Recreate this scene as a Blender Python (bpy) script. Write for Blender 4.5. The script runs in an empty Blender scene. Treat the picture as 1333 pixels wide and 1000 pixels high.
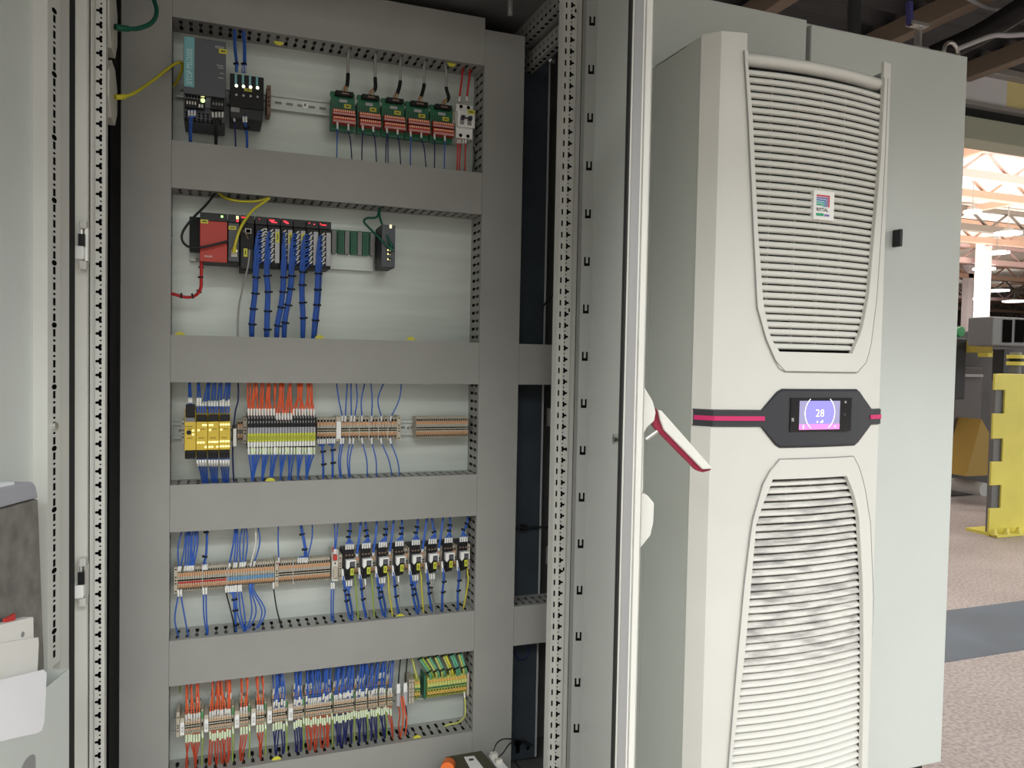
import bpy, bmesh, math, random
from mathutils import Vector, Matrix
random.seed(7)
scene = bpy.context.scene
COL = scene.collection
PI = math.pi

# ------------------------------------------------------------------ camera
F_PX = 1024.82
CAM = Vector((-0.2619, -1.6003, 1.1952))
YAW, PITCH, ROLL = 0.3603, 0.0329, 0.0193
_f = Vector((math.sin(YAW) * math.cos(PITCH), math.cos(YAW) * math.cos(PITCH), -math.sin(PITCH)))
_r0 = Vector((math.cos(YAW), -math.sin(YAW), 0))
_u0 = _r0.cross(_f)
_r = _r0 * math.cos(ROLL) + _u0 * math.sin(ROLL)
_u = -_r0 * math.sin(ROLL) + _u0 * math.cos(ROLL)
cam_data = bpy.data.cameras.new('camera')
cam = bpy.data.objects.new('camera', cam_data)
COL.objects.link(cam)
M = Matrix((( _r.x, _u.x, -_f.x, CAM.x), (_r.y, _u.y, -_f.y, CAM.y), (_r.z, _u.z, -_f.z, CAM.z), (0, 0, 0, 1)))
cam.matrix_world = M
cam_data.sensor_width = 36
cam_data.lens = F_PX / 1333 * 36
cam_data.clip_start = 0.02
cam_data.clip_end = 400
scene.camera = cam

# ------------------------------------------------------------------ world, lights, exposure
vs = scene.view_settings
vs.view_transform = 'Standard'
vs.look = 'None'
vs.gamma = 1
vs.use_curve_mapping = False
vs.exposure = 0.0
world = bpy.data.worlds.new('hall_air')
scene.world = world
world.use_nodes = True
bg = world.node_tree.nodes['Background']
bg.inputs[0].default_value = (0.87, 0.89, 0.79, 1)
bg.inputs[1].default_value = 0.9 #L0

def area(name, loc, target, sx, sy, power, color):
    d = bpy.data.lights.new(name, 'AREA')
    d.shape = 'RECTANGLE'; d.size = sx; d.size_y = sy; d.energy = power; d.color = color
    o = bpy.data.objects.new(name, d); COL.objects.link(o)
    o.location = loc
    o.rotation_euler = (Vector(target) - Vector(loc)).to_track_quat('-Z', 'Y').to_euler()
    return o
# rows of hall lamps behind the photographer, plus side rows added as fill; the low roof over the cabinets cuts them off
area('lamp_and_fill_row', (1.5, -8.5, 7.2), (0.5, 0, 0.6), 14, 0.8, 300, (0.97, 0.99, 1.0)) #L1
area('lamp_and_fill_row', (1.0, -10.3, 7.2), (0.5, 0, 1.0), 16, 0.8, 850, (0.97, 0.99, 1.0)) #L2
area('lamp_and_fill_row', (1.0, -12.8, 7.2), (0.5, 0, 1.0), 16, 0.8, 380, (0.98, 0.99, 0.98)) #L3
area('lamp_and_fill_row', (0.5, -18.0, 7.2), (0.5, 0, 1.0), 18, 0.8, 60, (1.0, 0.98, 0.95)) #L4
area('lamp_and_fill_row', (-13.0, -3.0, 7.0), (0.3, 0, 1.0), 14, 0.8, 150, (1.0, 0.98, 0.95)) #L5 added fill from the left, for the door faces
area('lamp_and_fill_row', (-9.0, -4.5, 6.5), (0.4, 0, 0.8), 10, 0.8, 800, (1.0, 1.0, 0.98)) #L6 added fill from the left, reaching the lower part
area('lamp_and_fill_row', (20.0, -9.0, 7.0), (0.0, 0, 1.0), 14, 0.8, 1300, (1.0, 1.0, 0.98)) #L7 added fill from the right, for the left leaf

# ------------------------------------------------------------------ pixel -> point on a real plane
def ray(px, py):
    return _f + _r * ((px - 666.5) / F_PX) - _u * ((py - 500) / F_PX)
def atY(px, py, y):
    d = ray(px, py); return CAM + d * ((y - CAM.y) / d.y)
def atX(px, py, x):
    d = ray(px, py); return CAM + d * ((x - CAM.x) / d.x)
def atZ(px, py, z):
    d = ray(px, py); return CAM + d * ((z - CAM.z) / d.z)
def atP(px, py, o, n):
    d = ray(px, py); return CAM + d * ((Vector(o) - CAM).dot(n) / d.dot(n))
def XZ(px, py, y):
    p = atY(px, py, y); return p.x, p.z

# ------------------------------------------------------------------ materials
MATS = {}
def mat(name, col, rough=0.5, metal=0.0, noise=None, emit=None, bump=None, spec=None):
    m = bpy.data.materials.new(name); m.use_nodes = True
    nt = m.node_tree; b = nt.nodes['Principled BSDF']
    b.inputs['Base Color'].default_value = (*col, 1)
    b.inputs['Roughness'].default_value = rough
    b.inputs['Metallic'].default_value = metal
    if spec is not None: b.inputs['Specular IOR Level'].default_value = spec
    if noise or bump:
        tc = nt.nodes.new('ShaderNodeTexCoord')
    if noise:
        sc, amt = noise[0], noise[1]
        n = nt.nodes.new('ShaderNodeTexNoise'); n.inputs['Scale'].default_value = sc; n.inputs['Detail'].default_value = 5
        if len(noise) > 2:
            mp = nt.nodes.new('ShaderNodeMapping'); mp.inputs['Scale'].default_value = noise[2]
            nt.links.new(tc.outputs['Object'], mp.inputs[0]); nt.links.new(mp.outputs[0], n.inputs['Vector'])
        else:
            nt.links.new(tc.outputs['Object'], n.inputs['Vector'])
        r = nt.nodes.new('ShaderNodeValToRGB')
        r.color_ramp.elements[0].position = 0.3; r.color_ramp.elements[1].position = 0.7
        r.color_ramp.elements[0].color = (*[c * (1 - amt) for c in col], 1)
        r.color_ramp.elements[1].color = (*[min(1, c * (1 + amt)) for c in col], 1)
        nt.links.new(n.outputs['Fac'], r.inputs[0]); nt.links.new(r.outputs[0], b.inputs['Base Color'])
    if bump:
        n2 = nt.nodes.new('ShaderNodeTexNoise'); n2.inputs['Scale'].default_value = bump[0]
        nt.links.new(tc.outputs['Object'], n2.inputs['Vector'])
        bp = nt.nodes.new('ShaderNodeBump'); bp.inputs['Strength'].default_value = bump[1]; bp.inputs['Distance'].default_value = 0.002
        nt.links.new(n2.outputs['Fac'], bp.inputs['Height']); nt.links.new(bp.outputs[0], b.inputs['Normal'])
    if emit:
        b.inputs['Emission Color'].default_value = (*emit[0], 1); b.inputs['Emission Strength'].default_value = emit[1]
    MATS[name] = m
    return m
mat('paint', (0.53, 0.56, 0.53), 0.42, noise=(3, 0.03), bump=(260, 0.08))
mat('frame', (0.55, 0.55, 0.51), 0.45, noise=(6, 0.04))
mat('frame_dark', (0.16, 0.165, 0.155), 0.5)
mat('cover', (0.60, 0.595, 0.55), 0.5, noise=(4, 0.03), bump=(400, 0.05))
mat('inside', (0.15, 0.15, 0.145), 0.6, noise=(5, 0.1))  # darker than the cabinet's light grey: interior shadow put into the colour
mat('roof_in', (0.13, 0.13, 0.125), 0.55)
mat('hole', (0.006, 0.006, 0.006), 0.9, spec=0.0)
mat('rubber', (0.012, 0.012, 0.012), 0.7)
mat('duct', (0.30, 0.297, 0.275), 0.5, noise=(7, 0.05), bump=(150, 0.03))
mat('zinc', (0.56, 0.60, 0.56), 0.42, 0.35, noise=(3.0, 0.07, (1, 1, 14)))
mat('zinc_shaded', (0.055, 0.07, 0.085), 0.4, 0.3, noise=(12, 0.15))  # zinc with the dark of the next bay put into its colour
mat('steel', (0.66, 0.66, 0.64), 0.3, 0.8)
mat('chrome', (0.8, 0.8, 0.8), 0.15, 1.0)
mat('black', (0.008, 0.008, 0.009), 0.5, spec=0.3)
mat('charcoal', (0.03, 0.031, 0.034), 0.5, spec=0.3)
mat('slate', (0.085, 0.09, 0.105), 0.5)
mat('slate_light', (0.16, 0.165, 0.19), 0.5)
mat('grey', (0.25, 0.25, 0.25), 0.5)
mat('grey_light', (0.42, 0.42, 0.43), 0.5)
mat('white', (0.80, 0.80, 0.77), 0.5)
mat('sleeve', (0.78, 0.78, 0.74), 0.5)
mat('sleeve_green', (0.66, 0.74, 0.52), 0.5)
mat('ivory', (0.62, 0.60, 0.53), 0.5)
mat('teal', (0.17, 0.42, 0.45), 0.5)
mat('teal_ink', (0.55, 0.75, 0.75), 0.5)
mat('beige', (0.47, 0.42, 0.33), 0.55)
mat('beige_side', (0.42, 0.38, 0.31), 0.55)
mat('peach', (0.60, 0.32, 0.16), 0.5)
mat('greyband', (0.40, 0.38, 0.33), 0.5)
mat('brown', (0.22, 0.13, 0.09), 0.5)
mat('yellow', (0.66, 0.47, 0.045), 0.5)
mat('yellow_tag', (0.62, 0.58, 0.05), 0.5)
mat('lime_tag', (0.56, 0.60, 0.04), 0.5)
mat('ink', (0.03, 0.03, 0.03), 0.6)
mat('red', (0.52, 0.035, 0.03), 0.5)
mat('red_plc', (0.50, 0.045, 0.03), 0.5)
mat('pcb', (0.012, 0.13, 0.055), 0.4)
mat('pcb_dark', (0.01, 0.05, 0.03), 0.4)
mat('green_part', (0.03, 0.16, 0.09), 0.5)
mat('dot', (0.85, 0.7, 0.4), 0.5)
mat('w_blue', (0.03, 0.11, 0.46), 0.45)
mat('w_navy', (0.012, 0.018, 0.11), 0.5)
mat('w_orange', (0.72, 0.11, 0.035), 0.45)
mat('w_rust', (0.48, 0.062, 0.024), 0.5)
mat('w_red', (0.55, 0.02, 0.02), 0.45)
mat('w_black', (0.012, 0.012, 0.014), 0.5)
mat('w_grey', (0.34, 0.33, 0.31), 0.5)
mat('w_white', (0.72, 0.70, 0.65), 0.5)
mat('w_green', (0.006, 0.10, 0.06), 0.45)
mat('w_yellow', (0.62, 0.56, 0.04), 0.45)
mat('magenta', (0.56, 0.02, 0.13), 0.45)
mat('crimson', (0.30, 0.012, 0.045), 0.45)
mat('display_band', (0.028, 0.03, 0.036), 0.4)
mat('glass_black', (0.008, 0.008, 0.01), 0.12)
mat('led_green', (0.3, 1, 0.3), 0.4, emit=((0.55, 1.0, 0.25), 2.2))
mat('led_white', (1, 1, 0.85), 0.4, emit=((1.0, 1.0, 0.75), 1.6))
mat('led_red', (1, 0.05, 0.05), 0.4, emit=((1.0, 0.03, 0.06), 1.3))
mat('led_yellow', (1, 0.95, 0.4), 0.4, emit=((1.0, 0.9, 0.45), 0.9))
mat('led_orange', (1, 0.8, 0.5), 0.4, emit=((1.0, 0.78, 0.4), 1.3))
mat('scr_blue', (0.1, 0.1, 0.5), 0.3, emit=((0.36, 0.31, 0.66), 0.85))
mat('scr_grey', (0.1, 0.1, 0.2), 0.3, emit=((0.42, 0.40, 0.58), 0.75))
mat('scr_pink', (0.5, 0.1, 0.3), 0.3, emit=((0.85, 0.28, 0.72), 0.9))
mat('scr_white', (1, 1, 1), 0.3, emit=((0.95, 0.93, 1.0), 1.2))
mat('olive', (0.06, 0.055, 0.03), 0.5)
mat('felt', (0.165, 0.155, 0.14), 0.9, noise=(35, 0.25), bump=(500, 0.3))
mat('lilac_grey', (0.34, 0.34, 0.38), 0.5)
mat('paper', (0.80, 0.80, 0.83), 0.6, noise=(8, 0.02))
mat('paper_warm', (0.74, 0.73, 0.69), 0.6)
mat('orange_knob', (0.80, 0.16, 0.02), 0.45)
mat('hall_machine', (0.045, 0.04, 0.042), 0.6, noise=(3, 0.3))
mat('machine_grey', (0.16, 0.16, 0.165), 0.5)
mat('machine_purple', (0.10, 0.085, 0.09), 0.55)
mat('safety_yellow', (0.80, 0.70, 0.13), 0.5, noise=(5, 0.06))
mat('corrugated', (0.022, 0.022, 0.024), 0.5)
mat('purlin', (0.19, 0.145, 0.105), 0.7)
mat('beam_green', (0.38, 0.40, 0.30), 0.6)
mat('beam_grey', (0.27, 0.26, 0.24), 0.5)
mat('sheet_white', (0.66, 0.66, 0.67), 0.4)
mat('sheet_yellow', (0.70, 0.62, 0.28), 0.4)
mat('truss_tan', (0.42, 0.27, 0.20), 0.6)
mat('truss_pink', (0.52, 0.36, 0.34), 0.6)
mat('truss_dark', (0.14, 0.12, 0.10), 0.6)
mat('hall_roof', (0.80, 0.74, 0.66), 0.7, noise=(0.25, 0.12))
mat('hall_wall', (0.55, 0.50, 0.50), 0.7, noise=(0.3, 0.1))
mat('column_white', (0.8, 0.8, 0.82), 0.5)
mat('lamp_glow', (1, 1, 1), 0.5, emit=((1, 0.98, 0.95), 8.0))
mat('plinth', (0.012, 0.012, 0.012), 0.6)

def floor_mat():
    m = bpy.data.materials.new('concrete'); m.use_nodes = True
    nt = m.node_tree; b = nt.nodes['Principled BSDF']; b.inputs['Roughness'].default_value = 0.55
    tc = nt.nodes.new('ShaderNodeTexCoord')
    def noise(s, d):
        n = nt.nodes.new('ShaderNodeTexNoise'); n.inputs['Scale'].default_value = s; n.inputs['Detail'].default_value = d
        nt.links.new(tc.outputs['Object'], n.inputs['Vector']); return n
    n1 = noise(1.3, 6); n2 = noise(70, 3)
    r1 = nt.nodes.new('ShaderNodeValToRGB')
    r1.color_ramp.elements[0].position = 0.3; r1.color_ramp.elements[0].color = (0.34, 0.285, 0.27, 1)
    r1.color_ramp.elements[1].position = 0.7; r1.color_ramp.elements[1].color = (0.47, 0.405, 0.39, 1)
    r2 = nt.nodes.new('ShaderNodeValToRGB')
    r2.color_ramp.elements[0].position = 0.36; r2.color_ramp.elements[0].color = (0.55, 0.53, 0.53, 1)
    r2.color_ramp.elements[1].position = 0.62; r2.color_ramp.elements[1].color = (1.15, 1.15, 1.15, 1)
    mx = nt.nodes.new('ShaderNodeMix'); mx.data_type = 'RGBA'; mx.blend_type = 'MULTIPLY'; mx.inputs['Factor'].default_value = 0.7
    nt.links.new(n1.outputs['Fac'], r1.inputs[0]); nt.links.new(n2.outputs['Fac'], r2.inputs[0])
    nt.links.new(r1.outputs[0], mx.inputs[6]); nt.links.new(r2.outputs[0], mx.inputs[7])
    nt.links.new(mx.outputs[2], b.inputs['Base Color'])
    MATS['concrete'] = m
floor_mat()
mat('blue_paint', (0.075, 0.105, 0.145), 0.6, noise=(2.5, 0.2))

# louvre plastic with soot along the air intake (a stain of its own shape)
def louvre_mat():
    m = bpy.data.materials.new('louvre_sooty'); m.use_nodes = True
    nt = m.node_tree; b = nt.nodes['Principled BSDF']; b.inputs['Roughness'].default_value = 0.5
    tc = nt.nodes.new('ShaderNodeTexCoord')
    n = nt.nodes.new('ShaderNodeTexNoise'); n.inputs['Scale'].default_value = 34; n.inputs['Detail'].default_value = 8
    mp = nt.nodes.new('ShaderNodeMapping'); mp.inputs['Scale'].default_value = (0.5, 1, 3.0)
    nt.links.new(tc.outputs['Object'], mp.inputs[0]); nt.links.new(mp.outputs[0], n.inputs['Vector'])
    sp = nt.nodes.new('ShaderNodeSeparateXYZ'); nt.links.new(tc.outputs['Object'], sp.inputs[0])
    mr = nt.nodes.new('ShaderNodeValToRGB')     # soot band by height on the unit
    e = mr.color_ramp.elements
    e[0].position = 0.30; e[0].color = (0, 0, 0, 1); e[1].position = 0.62; e[1].color = (0.9, 0.9, 0.9, 1)
    k = mr.color_ramp.elements.new(0.42); k.color = (1, 1, 1, 1)
    k = mr.color_ramp.elements.new(0.95); k.color = (0.1, 0.1, 0.1, 1)
    nt.links.new(sp.outputs['Z'], mr.inputs[0])
    r = nt.nodes.new('ShaderNodeValToRGB'); r.color_ramp.elements[0].position = 0.46; r.color_ramp.elements[1].position = 0.66
    nt.links.new(n.outputs['Fac'], r.inputs[0])
    mm = nt.nodes.new('ShaderNodeMath'); mm.operation = 'MULTIPLY'
    nt.links.new(r.outputs[0], mm.inputs[0]); nt.links.new(mr.outputs[0], mm.inputs[1])
    mx = nt.nodes.new('ShaderNodeMix'); mx.data_type = 'RGBA'
    mx.inputs[6].default_value = (0.62, 0.61, 0.57, 1); mx.inputs[7].default_value = (0.33, 0.32, 0.305, 1)
    nt.links.new(mm.outputs[0], mx.inputs['Factor']); nt.links.new(mx.outputs[2], b.inputs['Base Color'])
    MATS['louvre_sooty'] = m
louvre_mat()

# ------------------------------------------------------------------ mesh builder
WLOC = {}
class MB:
    def __init__(s): s.v = []; s.f = []; s.m = []; s.sm = []
    def add(s, vs, fs, m=0, smooth=False):
        o = len(s.v); s.v += [Vector(p) for p in vs]
        for f in fs: s.f.append([i + o for i in f]); s.m.append(m); s.sm.append(smooth)
        return s
    def box(s, x0, x1, y0, y1, z0, z1, m=0):
        x0, x1 = sorted((x0, x1)); y0, y1 = sorted((y0, y1)); z0, z1 = sorted((z0, z1))
        return s.add([(x0,y0,z0),(x1,y0,z0),(x1,y1,z0),(x0,y1,z0),(x0,y0,z1),(x1,y0,z1),(x1,y1,z1),(x0,y1,z1)],
              [(0,3,2,1),(4,5,6,7),(0,1,5,4),(1,2,6,5),(2,3,7,6),(3,0,4,7)], m)
    def obox(s, o, ux, uy, uz, m=0):
        o, ux, uy, uz = map(Vector, (o, ux, uy, uz))
        vs = [o, o+ux, o+ux+uy, o+uy, o+uz, o+ux+uz, o+ux+uy+uz, o+uy+uz]
        return s.add(vs, [(0,3,2,1),(4,5,6,7),(0,1,5,4),(1,2,6,5),(2,3,7,6),(3,0,4,7)], m)
    def prism(s, poly, fn, a, b, m=0):
        n = len(poly)
        vs = [fn(p[0], p[1], a) for p in poly] + [fn(p[0], p[1], b) for p in poly]
        fs = [tuple(range(n))[::-1], tuple(range(n, 2*n))] + [(i, (i+1) % n, n+(i+1) % n, n+i) for i in range(n)]
        return s.add(vs, fs, m)
    def tube(s, pts, r, n=6, m=0, caps=True, r2=None, twist=None):
        pts = [Vector(p) for p in pts]; k = len(pts)
        t0 = (pts[1] - pts[0]).normalized()
        ref = Vector((0, 1, 0)) if abs(t0.y) < 0.9 else Vector((1, 0, 0))
        a = t0.cross(ref).normalized()
        vs = []; fs = []
        for i in range(k):
            t = (pts[min(i+1, k-1)] - pts[max(i-1, 0)])
            if t.length < 1e-9: t = t0.copy()
            t.normalize(); a = (a - t * a.dot(t)).normalized(); b = t.cross(a)
            rr = r if r2 is None else r + (r2 - r) * i / (k - 1)
            for j in range(n):
                an = 2 * PI * j / n + (twist * i if twist else 0)
                vs.append(pts[i] + (a * math.cos(an) + b * math.sin(an)) * rr)
        for i in range(k - 1):
            for j in range(n):
                fs.append((i*n+j, i*n+(j+1) % n, (i+1)*n+(j+1) % n, (i+1)*n+j))
        s.add(vs, fs, m, True)
        if caps: s.add(vs[:n], [tuple(range(n))[::-1]], m); s.add(vs[-n:], [tuple(range(n))], m)
        return s
    def cyl(s, p0, p1, r, n=12, m=0, r2=None): return s.tube([p0, p1], r, n, m, True, r2)
    def grid(s, rows, m=0, smooth=True):
        nr, nc = len(rows), len(rows[0])
        vs = [p for r in rows for p in r]
        fs = [(i*nc+j, i*nc+j+1, (i+1)*nc+j+1, (i+1)*nc+j) for i in range(nr-1) for j in range(nc-1)]
        return s.add(vs, fs, m, smooth)
    def mesh(s, name, mats, org=Vector((0, 0, 0))):
        me = bpy.data.meshes.new(name)
        me.from_pydata([tuple(v - org) for v in s.v], [], s.f)
        for mn in mats: me.materials.append(MATS[mn])
        me.polygons.foreach_set('material_index', s.m); me.polygons.foreach_set('use_smooth', s.sm)
        me.update(); return me
    def build(s, name, mats, parent=None, org=None, bevel=0, solid=0, soff=-1):
        if isinstance(mats, str): mats = [mats]
        o_ = Vector(org) if org is not None else (WLOC[parent.name] if parent else Vector((0, 0, 0)))
        ob = bpy.data.objects.new(name, s.mesh(name, mats, o_)); COL.objects.link(ob)
        if parent: ob.parent = parent
        else: ob.location = o_
        WLOC[ob.name] = o_
        if solid:
            md = ob.modifiers.new('solid', 'SOLIDIFY'); md.thickness = solid; md.offset = soff
            es = ob.modifiers.new('split', 'EDGE_SPLIT'); es.split_angle = math.radians(35)
        if bevel:
            md = ob.modifiers.new('bevel', 'BEVEL'); md.width = bevel; md.segments = 2; md.limit_method = 'ANGLE'
        return ob
def tag(o, label=None, cat=None, group=None, kind=None):
    if label: o['label'] = label
    if cat: o['category'] = cat
    if group: o['group'] = group
    if kind: o['kind'] = kind
    return o
def thing(name, label, cat, loc, group=None):
    o = bpy.data.objects.new(name, None); COL.objects.link(o)
    o.empty_display_size = 0.02; o.location = loc; WLOC[o.name] = Vector(loc)
    return tag(o, label, cat, group)
def struct(o): o['kind'] = 'structure'; return o
def kids(o): return [c for c in bpy.data.objects if c.parent == o]
def dup(root, loc, label=None, group=None):
    r = root.copy(); COL.objects.link(r); r.location = loc; WLOC[r.name] = Vector(loc)
    if label: r['label'] = label
    if group: r['group'] = group
    for ch in root.children:
        c = ch.copy(); COL.objects.link(c); c.parent = r
        for g in ch.children:
            d = g.copy(); COL.objects.link(d); d.parent = c
    return r
def text(body, o, ux, uy, size, m, parent, name='lettering', align='LEFT', bold=0.0, sx=1.0):
    cu = bpy.data.curves.new('t', 'FONT'); cu.body = body; cu.size = 1; cu.align_x = align; cu.offset = bold
    cu.resolution_u = 3
    tmp = bpy.data.objects.new('t', cu); COL.objects.link(tmp)
    me = bpy.data.meshes.new_from_object(tmp)
    bpy.data.objects.remove(tmp); bpy.data.curves.remove(cu)
    org = WLOC[parent.name]; o = Vector(o); ux = Vector(ux); uy = Vector(uy)
    for v in me.vertices: v.co = o + ux * (v.co.x * size * sx) + uy * (v.co.y * size) - org
    me.materials.clear(); me.materials.append(MATS[m])
    ob = bpy.data.objects.new(name, me); COL.objects.link(ob); ob.parent = parent; WLOC[ob.name] = org
    return ob
EX, EY, EZ = Vector((1, 0, 0)), Vector((0, 1, 0)), Vector((0, 0, 1))

def spline(pts, n=6):
    pts = [Vector(p) for p in pts]
    if len(pts) == 2: return [pts[0].lerp(pts[1], i / n) for i in range(n + 1)]
    q = [pts[0] * 2 - pts[1]] + pts + [pts[-1] * 2 - pts[-2]]
    out = []
    for i in range(1, len(q) - 2):
        for k in range(n):
            t = k / n; a, b, c, d = q[i-1], q[i], q[i+1], q[i+2]
            out.append(0.5 * ((2*b) + (c-a)*t + (2*a-5*b+4*c-d)*t*t + (3*b-a-3*c+d)*t*t*t))
    out.append(pts[-1]); return out
def cutpath(path, s0, s1):
    out = []; acc = 0
    for a, b in zip(path, path[1:]):
        L = (b - a).length
        if L < 1e-9: continue
        for s in (s0, s1):
            if acc <= s <= acc + L: out.append((s, a.lerp(b, (s - acc) / L)))
        if s0 < acc + L < s1: out.append((acc + L, b))
        acc += L
    out.sort(key=lambda t: t[0]); return [p for _, p in out]
def wire(label, group, pts, m, r=0.0015, sleeves=((0.002, 0.016, 'sleeve'),), cat='wire', name='wire', sr=0.0024, parent=None, n=5, sides=6):
    path = spline(pts, n)
    r *= 1.14
    mb = MB().tube(path, r, sides, 0)
    if parent: o = mb.build(name, m, parent)
    else: o = tag(mb.build(name, m, None, org=path[0]), label, cat, group)
    for s0, s1, sm in sleeves:
        c = cutpath(path, s0, s1)
        if len(c) > 1: MB().tube(c, sr, 6, 0).build('marker_sleeve', sm, o)
    return o
def ring(c, t, r, h, parent, m='black', name='cable_tie'):
    t = Vector(t).normalized(); c = Vector(c)
    mb = MB().tube([c - t * h / 2, c + t * h / 2], r, 10, 0)
    sd = t.cross(EY).normalized()
    mb.obox(c + sd * r * 0.8 - t * h * .7 - EY * .0015, sd * .004, EY * .003, t * h * 1.4, 0)
    return mb.build(name, m, parent)
# ================================================================== SETTING
def plane_z(name, x0, x1, y0, y1, z, m, t=0.05):
    return struct(MB().box(x0, x1, y0, y1, z - t, z).build(name, m))
plane_z('floor', -14, 110, -30, 110, 0.0, 'concrete')
# blue walkway stripe painted on the floor
st = MB().box(-3, 60, 0.715, 1.215, 0.0, 0.0015).build('floor_stripe', 'blue_paint'); struct(st); st.name = 'trim_1'
# low dark roof over the cabinets: corrugated sheet on wooden purlins
CZ = 2.95
mb = MB(); rows = []
xs0, xs1 = -2.6, 7.5
for i in range(int(4.8 / 0.03) + 1):
    y = -3.0 + i * 0.03
    z = CZ + 0.022 * math.cos(2 * PI * y / 0.15)
    rows.append([(xs0, y, z), (xs1, y, z)])
mb.grid(rows)
struct(mb.build('ceiling', 'corrugated', solid=0.003, soff=1))
k = 2
for x in (-0.6, 0.55, 1.35, 2.12, 2.92, 3.72, 4.5, 5.3):
    struct(MB().box(x, x + 0.075, -3.0, 1.78, CZ - 0.115, CZ - 0.02).build('trim_%d' % k, 'purlin', bevel=0.003)); k += 1
# steel edge of the low roof: grey rail, translucent band, black gap, green lintel
yb = 1.80
def zat(px, py): return atY(px, py, yb).z
zt, z1, z2, z3, z4 = zat(1258, 78), zat(1258, 95), zat(1258, 134), zat(1258, 150), zat(1258, 180)
struct(MB().box(-5, 9, yb - 0.06, yb + 0.06, z1, zt + 0.03).build('trim_20', 'beam_grey', bevel=0.006))
mbp = MB().box(-5, 4.12, yb, yb + 0.02, z2, z1, 0).box(4.12, 9, yb, yb + 0.02, z2, z1, 1)
struct(mbp.build('trim_21', ['sheet_white', 'sheet_yellow']))
struct(MB().box(-5, 9, yb - 0.02, yb + 0.05, z2 - 0.012, z2 + 0.012).build('trim_22', 'beam_grey'))
struct(MB().box(-5, 9, yb + 0.03, yb + 0.10, z3, z2 - 0.012).build('trim_23', 'black'))
struct(MB().box(-5, 9, yb, yb + 0.16, z4, z3).build('trim_24', 'beam_green', bevel=0.005))
# hall beyond
struct(MB().box(-14, 110, 2.2, 110, 9.0, 9.2).build('ceiling', 'hall_roof'))
struct(MB().box(-14, 110, 109, 109.5, 0, 9).build('wall_back', 'hall_wall'))
struct(MB().box(109, 109.5, -30, 110, 0, 9).build('wall_right', 'hall_wall'))
struct(MB().box(-14.3, -14, 2.2, 110, 0, 9).build('wall_left', 'hall_wall'))
kt = 30
for i, (y, z, mm) in enumerate([(19, 7.9, 'truss_pink'), (22, 8.1, 'truss_tan'), (26, 7.7, 'truss_dark'), (29, 7.8, 'truss_tan'), (34, 7.6, 'truss_pink'), (40, 7.6, 'truss_tan'),
                                (46, 7.5, 'truss_dark'), (53, 7.6, 'truss_pink'), (62, 7.4, 'truss_tan'), (74, 7.5, 'truss_dark'), (88, 7.5, 'truss_pink')]):
    mb = MB().box(5, 108, y, y + 0.35, z, z + 0.3).box(5, 108, y, y + 0.3, z + 0.95, z + 1.15)
    for j in range(40):
        x = 6 + j * 2.6
        mb.obox((x, y + 0.1, z + 0.2), (0.14, 0, 0), (0, 0.12, 0), (1.3, 0, 0.8))
        mb.obox((x + 2.6, y + 0.1, z + 0.2), (0.14, 0, 0), (0, 0.12, 0), (-1.3, 0, 0.8))
    struct(mb.build('trim_%d' % kt, mm)); kt += 1
for x in (24, 33, 43, 54, 66, 80):
    struct(MB().box(x, x + 0.25, 3, 108, 8.5, 8.8).build('trim_%d' % kt, 'truss_tan')); kt += 1
# white roof column and a thinner one
for (px, w, Y0, mm) in ((1283, 0.62, 33, 'column_white'), (1262, 0.5, 40, 'hall_wall')):
    p = atY(px, 420, Y0)
    struct(MB().box(p.x - w / 2, p.x + w / 2, Y0, Y0 + w, 0, 9).build('trim_%d' % kt, mm)); kt += 1

# hall lamps: round high-bay lamps under the far roof
lamp_px = [(1312, 305, 18, 'nearest and largest'), (1298, 330, 16, 'second nearest'), (1281, 351, 15, 'third from the front'), (1300, 379, 14, 'above the machine cover'),
           (1320, 393, 15, 'lowest, right of the white column'), (1269, 390, 13, 'beside the thin column'), (1266, 277, 12, 'half behind the roof steel')]
for i, (px, py, wpx, which) in enumerate(lamp_px):
    p = atZ(px, py, 7.3)
    if (p - CAM).length > 95: p = CAM + (p - CAM).normalized() * 95
    rr = wpx / F_PX * (p - CAM).length * 0.75
    t = thing('high_bay_lamp', 'round white high-bay lamp under the hall roof, ' + which, 'lamp', p, 'high bay lamps in the far hall')
    MB().cyl((p.x, p.y, p.z), (p.x, p.y, p.z + 0.08), rr, 20).build('lamp_lens', 'lamp_glow', t)
    MB().tube([(p.x, p.y, p.z + 0.09), (p.x, p.y, p.z + 0.3)], rr * 0.7, 16, 0, True, rr * 0.2).build('lamp_housing', 'beam_grey', t)
    MB().cyl((p.x, p.y, p.z + 0.3), (p.x, p.y, 9.0), 0.02, 6).build('hanger_rod', 'beam_grey', t)
# light these lamps and their neighbours throw into the hall
area('hall_lamp_field', (30, 24, 7.0), (30, 24, 0), 40, 30, 5000, (1, 0.97, 0.93))
area('hall_roof_bounce', (26, 20, 1.6), (26, 20, 9), 36, 26, 11000, (1, 0.95, 0.88))
area('hall_lamp_near', (5.5, 4.8, 7.0), (4.5, 2.0, 0), 5, 4, 250, (1, 0.97, 0.93))

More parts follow.
